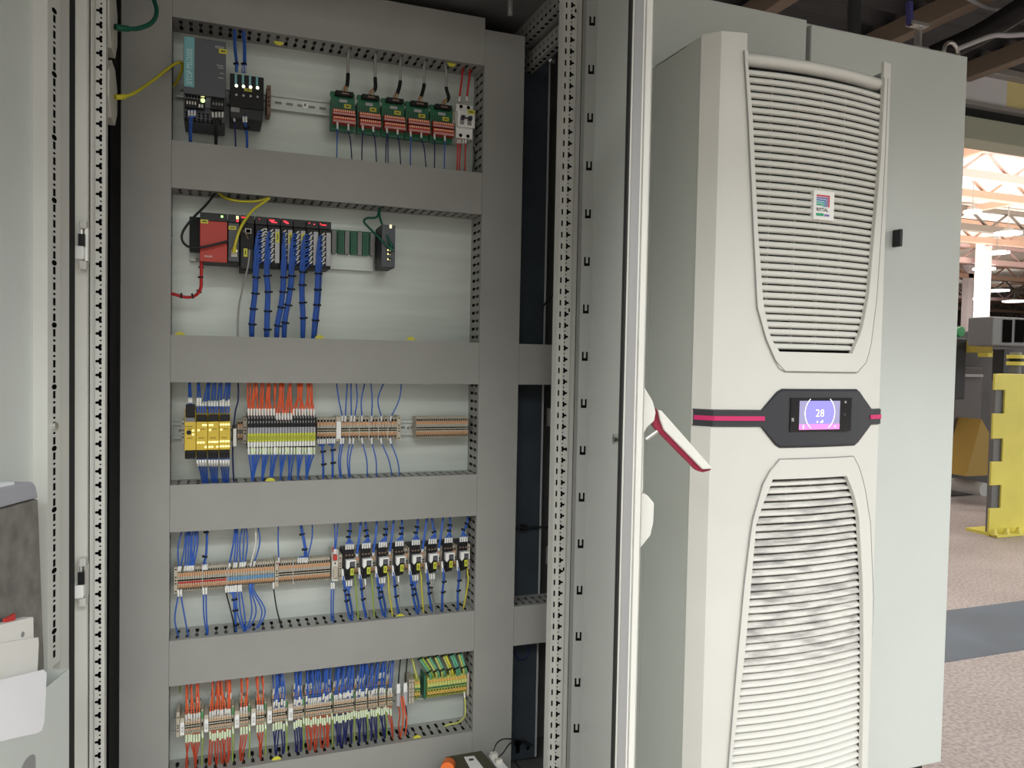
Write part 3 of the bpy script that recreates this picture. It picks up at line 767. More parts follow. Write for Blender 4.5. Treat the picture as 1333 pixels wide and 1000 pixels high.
# cover: two halves round the grille openings
def zlist(lo, hi, n): return [lo + (hi - lo) * i / n for i in range(n + 1)]
def sec(z0, z1, n, L=None, R=None, xl=lambda z: CX - CW, xr=lambda z: CX + CW, off=0.0, mb=None, full=24):
    """part of the front skin between two heights, full width or beside an opening L..R"""
    zs = zlist(z0, z1, n)
    if L is None:
        fr = [0, .025, .05] + [.05 + .9 * k / full for k in range(1, full)] + [.95, .975, 1]
        mb.grid([[(xl(z) + (xr(z) - xl(z)) * f, cyf(xl(z) + (xr(z) - xl(z)) * f) + off, z) for f in fr] for z in zs], 0, True)
    else:
        for o, i in ((xl, L), (xr, R)):
            rows = []
            for z in zs:
                x0, x1 = o(z), i(z); d = (x1 - x0)
                sg = 1 if x0 > CX else -1
                xs = [x0 + d * f for f in (0, .1, .2, .35, .5, .65, .8, 1)]
                if abs(abs(x0 - CX) - CW) < 1e-4:
                    xk = CX + sg * CW * .90
                    xs = [x0, (x0 + xk) / 2, xk] + [xk + (x1 - xk) * k / 5 for k in range(1, 6)]
                rows.append([(x, cyf(x) + off, z) for x in xs])
            mb.grid(rows, 0, True)
    return mb
mb = MB()
sec(ZBT, lB, 2, mb=mb); sec(lB, lT, 30, lL, lR, mb=mb); sec(lT, uB, 8, mb=mb); sec(uB, ZA, 40, uL, uR, mb=mb)
mb.build('front_cover', 'cover', t, solid=0.006, soff=0)
MB().box(CX - CW + .004, CX + CW - .004, -0.27, -0.262, ZBT + .01, ZA - .05).build('gap_shade_panel', 'black', t)  # black sheet added to put shade into the gaps between slats
# raised frames round the grilles
mb = MB(); sec(oB, uB, 6, xl=oL, xr=oR, off=-.005, mb=mb, full=16); sec(uB, UT, 30, uL, uR, oL, oR, -.005, mb)
mb.build('grille_frame', 'cover', t, solid=0.0035, soff=0)
mb = MB(); sec(lB, lT, 30, lL, lR, pL, pR, -.005, mb); sec(lT, pT, 5, xl=pL, xr=pR, off=-.005, mb=mb, full=16); sec(lB - .03, lB, 2, xl=pL, xr=pR, off=-.005, mb=mb, full=16)
mb.build('grille_frame', 'cover', t, solid=0.0035, soff=0)
def seam(L, R, z0, z1, close_low):
    pl = [(L(z), z) for z in zlist(z0, z1, 30)]; pr = [(R(z), z) for z in zlist(z0, z1, 30)]
    pts = (pl[::-1] + pr) if close_low else (pl + pr[::-1])
    full = []
    for (a, b), (c, d) in zip(pts, pts[1:]):
        n = max(1, int(abs(c - a) / .01)); full += [(a + (c - a) * i / n, b + (d - b) * i / n) for i in range(n)]
    full.append(pts[-1])
    MB().tube([(x, cyf(x) - .0064, z) for x, z in full], .0012, 5).build('frame_seam', 'grey', AC)
seam(oL, oR, oB, UT, True); seam(pL, pR, lB, pT, False)
# louvres
def grille(name, m, L, R, z0, z1, pitch, h, d, back, slope):
    mb = MB(); z = z0
    while z < z1:
        xa, xb = L(z) + .0008, R(z) - .0008
        rows = []
        prof = [(0, -h*.28), (-d*.12, h*.05), (0, h*.36), (d*.35, h*.5 + slope), (d, h*.5 + slope * 2.2), (d, -h*.1 + slope * 2.2), (d*.3, -h*.5 + slope*.3), (0, -h*.28)]
        for k in range(17):
            x = xa + (xb - xa) * k / 16; y = cyf(x) + back
            rows.append([(x, y + dy, z + dz) for dy, dz in prof])
        mb.grid(rows, 0, True)
        mb.add(rows[0][:-1], [tuple(range(7))]); mb.add(rows[-1][:-1], [tuple(range(7))[::-1]])
        z += pitch
    for f in (0.2, 0.4, 0.6, 0.8):
        zz = zlist(z0, z1 - pitch * .3, 12)
        for a, b in zip(zz, zz[1:]):
            xa = L((a + b) / 2) * (1 - f) + R((a + b) / 2) * f
            xa = CX + (f - .5) * 0.30
            if L(a) + .004 < xa < R(a) - .004 and L(b) + .004 < xa < R(b) - .004:
                mb.box(xa - .0015, xa + .0015, cyf(xa) + back + .013, cyf(xa) + back + .022, a, b)
    return mb.build(name, m, t)
grille('upper_grille', 'cover', uL, uR, uB + .010, uT - .005, 0.01415, 0.0116, 0.014, 0.0015, 0.0005)
lg = grille('lower_grille', 'louvre_sooty', lL, lR, lB + .004, lT - .004, 0.0148, 0.0088, 0.018, 0.0025, 0.0022)
# rounded lintel above the upper grille
rows = []
zt0, zt1 = uT - .002, ZA - .030
for k in range(25):
    x = uL(uT) - .002 + (uR(uT) - uL(uT) + .004) * k / 24; y = cyf(x)
    zc_, hz = (zt0 + zt1) / 2, (zt1 - zt0) / 2
    rows.append([(x, y + .016 - .018 * math.sin(a), zc_ - hz * math.cos(a)) for a in [PI * q / 12 for q in range(12)]] + [(x, y + .06, zt1)])
MB().grid(rows).build('lintel', 'cover', t, solid=.003, soff=1)
# maker badge on the upper grille
bx0, bz0 = fpx(1058, 250); bx1, bz1 = fpx(1083, 287)
yb_ = cyf((bx0 + bx1) / 2) - .004
zt_, zb_ = (fpx(1058, 246)[1] + fpx(1083, 252)[1]) / 2, (fpx(1058, 285)[1] + fpx(1083, 289)[1]) / 2
bd = MB().box(bx0, bx1, yb_, yb_ + .010, zb_, zt_).build('badge', 'white', t, bevel=.001)
w_, h_ = bx1 - bx0, zt_ - zb_
cols = [mat('logo_red', (0.55, 0.02, 0.06)), mat('logo_violet', (0.16, 0.13, 0.38)), mat('logo_blue', (0.06, 0.20, 0.42)), mat('logo_teal', (0.06, 0.40, 0.40)), mat('logo_green', (0.0, 0.32, 0.14))]
lx0, lx1 = bx0 + w_ * .13, bx0 + w_ * .76; lt, lb = zt_ - h_ * .15, zt_ - h_ * .55
sw = (lt - lb) / 5.2
for i in range(5):
    x1_ = lx1 - i * sw * 1.05; z1_ = lt - i * sw
    mb = MB().box(lx0, x1_, yb_ - .0006, yb_ - .0001, z1_ - sw * .72, z1_)
    if i < 4: mb.box(x1_ - sw * .72, x1_, yb_ - .0006, yb_ - .0001, lb, z1_ - sw * .72)
    mb.build('logo_stripe', cols[i].name, bd)
text('RITTAL', (lx0, yb_ - .0006, lb - h_ * .155), EX, EZ, h_ * .155, 'ink', bd, bold=.02, sx=(lx1 - lx0) / (h_ * .155) / 3.55)
MB().box(lx0, lx0 + w_ * .36, yb_ - .0006, yb_ - .0001, zb_ + h_ * .13, zb_ + h_ * .22).build('logo_bar', 'logo_green', bd)
MB().box(lx0 + w_ * .40, lx1, yb_ - .0006, yb_ - .0001, zb_ + h_ * .13, zb_ + h_ * .20).build('logo_bar', 'logo_violet', bd)
# dark band with display
zc = (fpx(917, 539)[1] + fpx(1160, 538)[1]) / 2
hb_ = (fpx(940, 530)[1] - fpx(940, 550)[1]) / 2; hm = (fpx(1058, 503)[1] - fpx(1058, 577)[1]) / 2
xq = [fpx(px, 540)[0] for px in (989, 1012, 1113, 1131)]
hf = interp([(CX - CW, hb_), (xq[0], hb_), (xq[1] - .006, hm * .9), (xq[1] + .004, hm), (xq[2] - .004, hm), (xq[2] + .006, hm * .9), (xq[3], hb_), (CX + CW, hb_)])
xs = sorted([CX - CW - .001, CX - CW * .97, CX - CW * .90, CX + CW * .90, CX + CW * .97, CX + CW + .001] + xq + [xq[1] - .006, xq[1] + .004, xq[2] - .004, xq[2] + .006] + [CX - .2 + i * .02 for i in range(21)])
def cyb(x): return cyf(max(CX - CW, min(CX + CW, x)))
mb = MB().grid([[(x, cyb(x) - .0035, zc - hf(x)) for x in xs], [(x, cyb(x) - .0065, zc - hf(x) * .93) for x in xs], [(x, cyb(x) - .0065, zc + hf(x) * .93) for x in xs], [(x, cyb(x) - .0035, zc + hf(x)) for x in xs]], 0, False)
band = mb.build('display_band', 'display_band', t, solid=.004, soff=0)
for (a, b) in ((CX - CW - .0012, xq[0] + .004), (xq[3] - .006, CX + CW + .0012)):
    xx = [a + (b - a) * i / 10 for i in range(11)]
    MB().grid([[(x, cyb(x) - .0095, zc - hb_ * .30) for x in xx], [(x, cyb(x) - .0095, zc + hb_ * .30) for x in xx]], 0, False).build('accent_stripe', 'magenta', band, solid=.002, soff=0)
sx0, sz0 = fpx(1025, 518); sx1, sz1 = fpx(1100, 562)
yd = cyf((sx0 + sx1) / 2) - .010
zt_, zb_ = (fpx(1025, 518)[1] + fpx(1100, 517)[1]) / 2, (fpx(1025, 562)[1] + fpx(1100, 560)[1]) / 2
scn = MB().box(sx0, sx1, yd, yd + .006, zb_, zt_).build('display', 'glass_black', t)
dx0, dx1 = fpx(1036, 540)[0], fpx(1087, 540)[0]; dzt = zt_ - (zt_ - zb_) * .09; dzb = zb_ + (zt_ - zb_) * .06
dw, dh = dx1 - dx0, dzt - dzb
y_ = yd - .0003
MB().box(dx0, dx1, y_, yd, dzb, dzt).build('screen', 'scr_grey', scn)
n = 28; cxs, czs, rr = dx0 + dw * .5, dzb + dh * .58, dw * .36
mb = MB().add([(cxs + rr * math.cos(2*PI*i/n), y_ - .0002, max(dzb + dh * .2, min(dzt, czs + rr * math.sin(2*PI*i/n)))) for i in range(n)], [tuple(range(n))])
mb.build('screen_dial', 'scr_blue', scn)
for a0, a1 in ((-.95, .85), (PI - .85, PI + .95)):
    pts = [(cxs + rr * 1.02 * math.cos(a0 + (a1 - a0) * i / 12), y_ - .0005, czs + rr * 1.02 * math.sin(a0 + (a1 - a0) * i / 12)) for i in range(13)]
    MB().tube(pts, .0006, 5).build('screen_arc', 'scr_white', scn)
MB().box(dx0, dx1, y_ - .0004, yd, dzb, dzb + dh * .19).build('screen_bar', 'scr_pink', scn)
text('28', (cxs, y_ - .0005, czs - dh * .13), EX, EZ, dh * .37, 'scr_white', scn, name='digits', align='CENTER', sx=1.05, bold=-.012)
MB().tube([(cxs - dw * .06 + .0016 * math.cos(2*PI*i/12), y_ - .0005, dzb + dh * .27 + .0016 * math.sin(2*PI*i/12)) for i in range(13)], .00035, 5).build('screen_icon', 'scr_white', scn)
MB().box(cxs + dw * .02, cxs + dw * .05, y_ - .0005, y_, dzb + dh * .24, dzb + dh * .28).box(cxs + dw * .055, cxs + dw * .08, y_ - .0005, y_, dzb + dh * .24, dzb + dh * .33).build('screen_icon', 'scr_white', scn)
MB().box(dx0 + dw * .09, dx0 + dw * .11, y_ - .0006, y_, dzb + dh * .03, dzb + dh * .16).build('screen_icon', 'scr_white', scn)
MB().cyl((dx0 + dw * .89, y_ - .0006, dzb + dh * .1), (dx0 + dw * .89, y_, dzb + dh * .1), .0016, 12).build('screen_icon', 'scr_white', scn)
text('N', (sx0 + .0028, y_, zc - .006), EX, EZ, .011, 'white', scn, name='tag_symbol', sx=.62)
cxk, czk = fpx(1094, 523); MB().cyl((cxk, yd - .0004, czk), (cxk, yd, czk), .0028, 14).build('sensor_dot', 'grey', scn)
cxk, czk = fpx(1093, 539); MB().box(cxk - .003, cxk + .003, yd - .0004, yd, czk - .003, czk + .003).build('port', 'charcoal', scn)
# ================================================================== CABLE DUCTS
YD = 0.228
XL, XR, XLO, XRO = -0.3525, 0.3405, -0.4485, 0.4435
RT = {1: 1.899, 2: 1.5425, 3: 1.1296, 4: 0.8065, 5: 0.4707}
RB = {1: 1.642, 2: 1.2309, 3: 0.9084, 4: 0.5705, 5: 0.268}
def slotted(a0, a1, fn, pitch=0.020, ph=0.006):
    """duct wall with finger slots; fn(along, depth 0..1)"""
    mb = MB(); W = .0075; S = .0024
    ds = [0, .14, .40, .54, .84, 1.0]
    def q(u0, u1, i, j): mb.add([fn(u0, ds[i]), fn(u1, ds[i]), fn(u1, ds[j]), fn(u0, ds[j])], [(0, 1, 2, 3)])
    n = int((a1 - a0 - ph) / pitch); u = a0
    for k in range(n + 1):
        s = min(a1, a0 + ph + k * pitch + pitch * .3); q(u, s, 0, 5)
        if s + W > a1 - .002: q(s, a1, 0, 5); u = a1; break
        b0, b1, b2, b3 = s, s + (W - S) / 2, s + (W + S) / 2, s + W
        q(b0, b3, 0, 1); q(b0, b3, 4, 5); q(b0, b1, 2, 3); q(b2, b3, 2, 3); u = b3
    if u < a1 - 1e-5: q(u, a1, 0, 5)
    return mb
def hduct(x0, x1, z0, z1, label, group='horizontal cable ducts'):
    t = thing('cable_duct', label, 'cable duct', ((x0 + x1) / 2, YP, (z0 + z1) / 2), group)
    y0 = YD + .006
    for z in (z0 + .002, z1 - .002):
        slotted(x0, x1, lambda u, d: (u, y0 + (YP - .0005 - y0) * d, z)).build('slotted_wall', 'duct', t, solid=.0016, soff=0)
    MB().box(x0, x1, YP - .0025, YP - .0005, z0 + .003, z1 - .003).build('duct_back', 'duct', t)
    MB().box(x0 + .002, x1 - .002, YD + .006, YP - .003, z0 + .007, z1 - .007).build('slot_shade_fill', 'black', t)  # black block in place of packed wires, added so slots look shaded
    MB().box(x0 + .0006, x1 - .0006, YD, YD + .002, z0, z1).box(x0 + .0006, x1 - .0006, YD + .002, YD + .007, z0, z0 + .001).box(x0 + .0006, x1 - .0006, YD + .002, YD + .007, z1 - .001, z1).build('duct_cover', 'duct', t)
def vduct(x0, x1, z0, z1, label):
    t = thing('cable_duct', label, 'cable duct', ((x0 + x1) / 2, YP, z0), 'vertical cable ducts')
    y0 = YD + .006
    for x in (x0 + .002, x1 - .002):
        slotted(z0, z1, lambda u, d: (x, y0 + (YP - .0005 - y0) * d, u)).build('slotted_wall', 'duct', t, solid=.0016, soff=0)
    MB().box(x0 + .003, x1 - .003, YP - .0025, YP - .0005, z0, z1).build('duct_back', 'duct', t)
    MB().box(x0 + .007, x1 - .007, YD + .006, YP - .003, z0 + .002, z1 - .002).build('slot_shade_fill', 'black', t)  # same black block, its colour stands for the shade behind the slots
    MB().box(x0, x1, YD, YD + .002, z0, z1).box(x0, x0 + .001, YD + .002, YD + .007, z0, z1).box(x1 - .001, x1, YD + .002, YD + .007, z0, z1).build('duct_cover', 'duct', t)
vduct(XLO, XL, .13, 2.004, 'grey slotted cable duct running upright along the left side of the mounting plate')
vduct(XR, XRO, .13, 1.985, 'grey slotted cable duct running upright along the right side of the mounting plate')
hduct(XL, XR, RT[1], 2.012, 'grey horizontal cable duct above the power supply, topmost of the row ducts')
hduct(XL, XR, RT[2], RB[1], 'grey horizontal cable duct just below the green circuit boards')
hduct(XL, XR, RT[3], RB[2], 'grey horizontal cable duct between the controller and the yellow safety modules')
hduct(XL, XR, RT[4], RB[3], 'grey horizontal cable duct right below the yellow safety modules')
hduct(XL, XR, RT[5], RB[4], 'grey horizontal cable duct right below the row of eight relays')
hduct(XL, XR, .135, RB[5], 'grey horizontal cable duct below the orange and blue wired terminals, lowest of all')
hduct(XRO, .62, RT[3], RB[2], 'short grey duct stub leaving the upright duct to the right at mid height', 'duct stubs to the next cabinet')
hduct(XRO, .62, RT[5], RB[4], 'short grey duct stub leaving the upright duct to the right near the bottom', 'duct stubs to the next cabinet')
def clip(px, py, up, label, y=.245):
    c = atY(px, py, y); n = 12; r = .0105
    pts = [(c.x + r * math.cos(PI * i / n), c.z + (r * .8 * math.sin(PI * i / n)) * (1 if up else -1)) for i in range(n + 1)]
    if not up: pts = pts[::-1]
    mb = MB().prism(pts, lambda a, b, q: (a, q, b), y, y + .0025)
    tag(mb.build('duct_tag', 'yellow_tag', None, org=c), label, 'tag', 'yellow half-round duct tags')
clip(363, 54, 0, 'yellow half-round tag under the top duct, left of the middle')
clip(588, 82, 0, 'yellow half-round tag under the top duct, left of the red wires')
for px, py, w in ((234, 437, 'under the red unit, left corner'), (416, 441, 'beside the rightmost blue cable bundle'), (535, 443, 'alone in the bare right part')):
    clip(px, py, 1, 'yellow half-round duct tag below the controller, ' + w, .236)
clip(352, 627, 1, 'yellow half-round tag below the lime green relays')
clip(521, 804, 1, 'yellow half-round tag below the fourth black relay from the left')
clip(360, 990, 1, 'yellow half-round tag below the dark blue wires, lowest row', .24)
clip(543, 962, 1, 'yellow half-round tag below the grey connectors, lowest row', .24)

# ================================================================== RAILS
def rail(x0, x1, zc, label, y=.300):
    t = MB()
    t.box(x0, x1, YP - .0015, YP, zc - .012, zc + .012, 0)
    for s in (-1, 1):
        t.box(x0, x1, y, YP - .0015, zc + s * .0125, zc + s * .0135, 0)
        t.box(x0, x1, y, y + .001, zc + s * .0135, zc + s * .0175, 0)
    x = x0 + .01
    t.box(x0, x1, y + .008, y + .009, zc - .0125, zc + .0125, 0)
    while x < x1 - .02:
        t.box(x, x + .015, y + .0077, y + .0079, zc - .003, zc + .003, 1); x += .025
    return tag(t.build('mounting_rail', ['zinc', 'grey'], None, org=(x0, YP, zc)), label, 'rail', 'steel mounting rails')
def X(px, py, y): return atY(px, py, y).x
def Z(px, py, y): return atY(px, py, y).z
zr1 = Z(397, 137, .30); rail(XL + .004, XR - .006, zr1, 'galvanised steel mounting rail carrying the power supply and green boards')
zr3 = Z(530, 557, .30); rail(XL + .004, XR - .006, zr3, 'galvanised steel mounting rail carrying the yellow safety modules and lime relays')
zr4 = Z(350, 746, .30); rail(XL + .004, XR - .006, zr4, 'galvanised steel mounting rail carrying the eight black relays')
zr5 = Z(420, 922, .29); rail(XL + .004, XR - .006, zr5, 'galvanised steel mounting rail carrying the orange and blue wired terminals')
def screw(px, py, y, label):
    c = atY(px, py, y)
    t = thing('rail_screw', label, 'screw', c)
    MB().cyl((c.x, y, c.z), (c.x, y - .0015, c.z), .0065, 18).build('washer', 'steel', t)
    MB().cyl((c.x, y - .0015, c.z), (c.x, y - .004, c.z), .0035, 12).box(c.x - .0025, c.x + .0025, y - .0043, y - .0041, c.z - .0005, c.z + .0005).build('screw_head', 'grey', t)
screw(397, 137, .308, 'round screw and washer fixing the rail left of the green boards')
screw(531, 557, .308, 'round screw and washer on the bare rail between two terminal strips')

# ================================================================== ROW 1
def face(px0, py0, px1, py1, y):
    a = atY(px0, py0, y); b = atY(px1, py1, y); return a.x, b.x, b.z, a.z     # x0,x1,z0,z1
def chips(mb, x0, x1, z0, z1, n, y, fill=.6, m=0, d=.0006):
    p = (x1 - x0) / n
    for i in range(n): mb.box(x0 + i * p + p * (1 - fill) / 2, x0 + i * p + p * (1 + fill) / 2, y - d, y, z0, z1, m)
    return mb
def tagplate(x0, x1, z0, z1, y, parent, m='yellow_tag', vertical=False):
    o = MB().box(x0, x1, y - .0012, y, z0, z1).build('label_tag', m, parent)
    mb = MB()
    if vertical:
        w = x1 - x0; mb.box(x0 + w * .38, x1 - w * .38, y - .0015, y - .0012, z0 + (z1 - z0) * .22, z1 - (z1 - z0) * .22)
    else:
        h = z1 - z0; mb.box(x0 + (x1 - x0) * .22, x1 - (x1 - x0) * .22, y - .0015, y - .0012, z0 + h * .36, z1 - h * .36)
    mb.build('label_print', 'ink', o); return o
# power supply
yf = .175
x0, x1, z0, z1 = face(239, 46.5, 293.5, 160, yf)
t = thing('power_supply', 'slate grey power supply with a teal stripe and blue wires below', 'power supply', (x0, .30, z0)); PSU = t
zm = Z(265, 124, yf)
MB().box(x0, x1, yf + .018, .305, z0 + .005, z1 - .002).build('housing', 'slate', t, bevel=.0015)
MB().box(x0, x1, yf, yf + .018, zm, z1).build('front_panel', 'slate', t, bevel=.0015)
mb = MB().box(x0 + .002, x1 - .002, yf + .010, yf + .018, z0 + .030, zm)
mb.build('terminal_cover', 'slate_light', t, bevel=.001)
tx1 = X(253, 80, yf); tz0 = Z(246, 113, yf)
st = MB().box(x0 + .001, tx1, yf - .0008, yf, tz0, z1 - .001).build('brand_stripe', 'teal', t)
text('SITOP PSU200S', (tx1 - .004, yf - .0011, tz0 + .004), EZ, -EX, .0155, 'teal_ink', st, sx=(z1 - tz0 - .012) / .0155 / 8.05)
tagplate(X(285, 67, yf), X(296, 67, yf), Z(288, 70, yf), Z(288, 64, yf), yf - .001, t)
MB().box(X(280, 60, yf), X(292, 60, yf), yf - .0006, yf, Z(286, 63.5, yf), Z(286, 60, yf)).build('rating_label', 'grey', t)
mb = MB()
for (pa, pb, py) in ((282, 291, 85), (284, 291, 88), (286, 291, 95), (284, 291, 101)): mb.box(X(pa, py, yf), X(pb, py, yf), yf - .0003, yf, Z(287, py + 1, yf), Z(287, py, yf))
mb.build('print_line', 'grey_light', t)
y2 = yf + .010
mb = MB(); chips(mb, X(241, 125, y2), X(269, 125, y2), Z(255, 128, y2), Z(255, 122.5, y2), 7, y2, .75); mb.build('vent_row', 'hole', t)
mb = MB(); chips(mb, X(275, 128, y2), X(292, 128, y2), Z(283, 131, y2), Z(283, 127, y2), 5, y2, .75); mb.build('vent_row', 'hole', t)
c1 = MB().box(X(241, 136, y2), X(267, 136, y2), y2 - .012, y2, Z(254, 143, y2), Z(254, 131, y2)).build('connector', 'black', t, bevel=.001)
mb = MB(); chips(mb, X(242, 134, y2 - .012), X(256, 134, y2 - .012), Z(249, 136, y2 - .012), Z(249, 132, y2 - .012), 4, y2 - .012, .5, 0); mb.build('clamp_screws', 'ivory', c1)
mb = MB(); chips(mb, X(258, 138, y2 - .012), X(265, 138, y2 - .012), Z(262, 140, y2 - .012), Z(262, 136, y2 - .012), 2, y2 - .012, .6, 0); mb.build('clamp_screws', 'white', c1)
c2 = MB().box(X(274, 138, y2), X(292, 138, y2), y2 - .012, y2, Z(283, 145, y2), Z(283, 132, y2)).build('connector', 'black', t, bevel=.001)
mb = MB(); chips(mb, X(276, 135, y2 - .012), X(291, 135, y2 - .012), Z(283, 137, y2 - .012), Z(283, 134, y2 - .012), 4, y2 - .012, .5, 0); mb.build('clamp_screws', 'grey', c2)
mb = MB()
y3 = yf + .018
for i in range(9):
    for j in range(4):
        xa = X(241 + i * 5.6, 150, y3); mb.box(xa, xa + .0045, y3 - .0005, y3, Z(265, 150 + j * 3.4, y3), Z(265, 147.8 + j * 3.4, y3))
mb.build('vent_grid', 'hole', t)
c = atY(264, 131, y2 - .012); MB().cyl((c.x, y2 - .0135, c.z), (c.x, y2 - .012, c.z), .0042, 14).build('indicator_light', 'led_green', t)
c = atY(264, 124.5, y2 - .002); MB().box(c.x - .0035, c.x + .0035, y2 - .0015, y2, c.z - .003, c.z + .003).build('indicator_light', 'led_yellow', t)
def bundle(label, group, starts, path, m, r=.0014, spread=.004, ties=(), sl=(.002, .014, 'sleeve'), name='cable_bundle', cat='cable bundle', tie_r=None, sr=.0023):
    t = thing(name, label, cat, path[-1], group)
    n = len(starts)
    for i, s in enumerate(starts):
        a = 2.4 * i; rr = spread * math.sqrt((i + .5) / n)
        off = Vector((rr * math.cos(a), rr * math.sin(a) * .7, 0))
        s = Vector(s); dz = Vector(path[0]).z - s.z; lead = []
        if abs(dz) > .017: lead = [s + Vector(((path[0][0] - s.x) * .12, -.002, .0135 * (1 if dz > 0 else -1)))]
        pts = [s] + lead + [Vector(p) + off for p in path]
        wire('', '', pts, m, r, (sl,) if sl else (), parent=t, sr=sr, n=5, sides=5)
    for (px, py, y) in ties:
        c = atY(px, py, y); 
        best = min(range(len(path) - 1), key=lambda i: abs((Vector(path[i]).z + Vector(path[i+1]).z) / 2 - c.z))
        a, b = Vector(path[best]), Vector(path[best+1])
        f = (c.z - a.z) / (b.z - a.z) if abs(b.z - a.z) > 1e-6 else .5
        f = max(0, min(1, f)); ring(a.lerp(b, f), b - a, (tie_r or spread + r * 1.7), .0035, t)
    return t
def P(px, py, y): return atY(px, py, y)
def up(row, px, y=.27, dz=.012):
    """point just inside the duct above a row"""
    z = RT[row]; p = None; py = {1: 60, 2: 262, 3: 500, 4: 685, 5: 870}[row]
    return Vector((X(px, py, y), y, z + dz))
def dn(row, px, y=.27, dz=.012):
    z = RB[row]; py = {1: 205, 2: 441, 3: 625, 4: 815, 5: 985}[row]
    return Vector((X(px, py, y), y, z - dz))
ys = y2 - .006
bundle('three blue wires hanging from the left connector of the power supply', 'wires of the power supply', [P(246 + i * 3.8, 143, ys) for i in range(3)], [P(248.5, 155, ys), P(248, 168, .21), dn(1, 248, .26)], 'w_blue', .0019, .003)
bundle('four black wires hanging from the right connector of the power supply', 'wires of the power supply', [P(277 + i * 4.3, 145, ys) for i in range(4)], [P(281, 160, ys), P(281, 172, .21), dn(1, 281, .26)], 'w_black', .0019, .003)
# four channel protection module
yf = .195
x0, x1, z0, z1 = face(299.5, 95, 343, 157, yf)
t = thing('protection_module', 'black four-channel module with teal stripes and four lit round lamps', 'circuit protector', (x0, .30, z0))
MB().box(x0 + .001, x1 - .001, yf + .012, .305, z0 + .004, z1 - .003).build('housing', 'charcoal', t, bevel=.001)
MB().box(x0, x1, yf, yf + .013, z0 + .022, z1).build('front_panel', 'black', t, bevel=.001)
MB().box(x0 + .001, x1 - .001, yf + .004, yf + .013, z0, z0 + .022).build('terminal_cover', 'charcoal', t, bevel=.001)
for i, px in enumerate((307, 316.3, 325.5, 334.5)):
    dy = i * .9
    MB().box(X(px - 1.5, 103, yf), X(px + 1.5, 103, yf), yf - .0005, yf, Z(px, 109 + dy, yf), Z(px, 96.5 + dy, yf)).build('channel_stripe', 'teal', t)
    c = P(px + .7, 111.7 + dy, yf); MB().cyl((c.x, yf - .001, c.z), (c.x, yf, c.z), .0033, 14).build('indicator_light', 'led_white', t)
    c = P(px + .7, 123.5 + dy, yf); MB().cyl((c.x, yf - .001, c.z), (c.x, yf, c.z), .0024, 12).build('push_button', 'grey_light', t)
tagplate(X(318, 117, yf), X(328, 117, yf), Z(322, 119, yf), Z(322, 115.5, yf), yf, t)
MB().box(X(300.5, 141, yf), X(312, 141, yf), yf + .0035, yf + .004, Z(306, 145, yf), Z(306, 138, yf)).build('data_plate', 'grey', t)
bundle('single thick blue wire entering the lit four-channel module from above', 'wires of the protection module', [P(308, 94, .215)], [P(308.5, 84, .22), P(306, 62, .235), up(1, 305, .255)], 'w_blue', .003, .0, [(308.5, 83, .22)], tie_r=.0042)
bundle('pair of thick blue wires entering the lit four-channel module from above', 'wires of the protection module', [P(316, 95, .215), P(319, 95, .215)], [P(318.5, 84, .22), P(318.5, 62, .235), up(1, 316.5, .255)], 'w_blue', .0022, .002, [(318.5, 83.5, .22)], tie_r=.0046)
wire('single dark blue wire leaving the four-channel module downwards', 'lower wires of the protection module', [P(303.7, 149, .2), P(306, 165, .22), dn(1, 307, .26)], 'w_navy', .0015)
bundle('pair of tied blue wires leaving the four-channel module downwards', 'lower wires of the protection module', [P(317, 151, .2), P(320.5, 151, .2)], [P(320, 165, .215), P(321.5, 180, .24), dn(1, 321.5, .26)], 'w_blue', .0016, .0018, [(320, 166, .215)])
# narrow brown end stop
def endstop(px0, px1, py0, py1, yf, label, m='beige', n=4, cat='end bracket'):
    x0, x1, z0, z1 = face(px0, py0, px1, py1, yf)
    t = thing('end_bracket', label, cat, (x0, .30, z0), 'rail end brackets')
    MB().box(x0, x1, yf, .303, z0, z1).build('bracket_body', m, t, bevel=.0008)
    mb = MB()
    for f in ((.08, .38, .5, .62, .92) if n > 4 else (.15, .42, .56, .70)):
        z = z0 + (z1 - z0) * (1 - f); r = min(.0018, (x1 - x0) * .28); cx = (x0 + x1) / 2
        mb.cyl((cx, yf - .0004, z), (cx, yf, z), r, 8)
    mb.build('bracket_holes', 'hole', t); return t
endstop(347.5, 352.5, 110.5, 149, .255, 'narrow brown end bracket right of the lit four-channel module', 'brown')
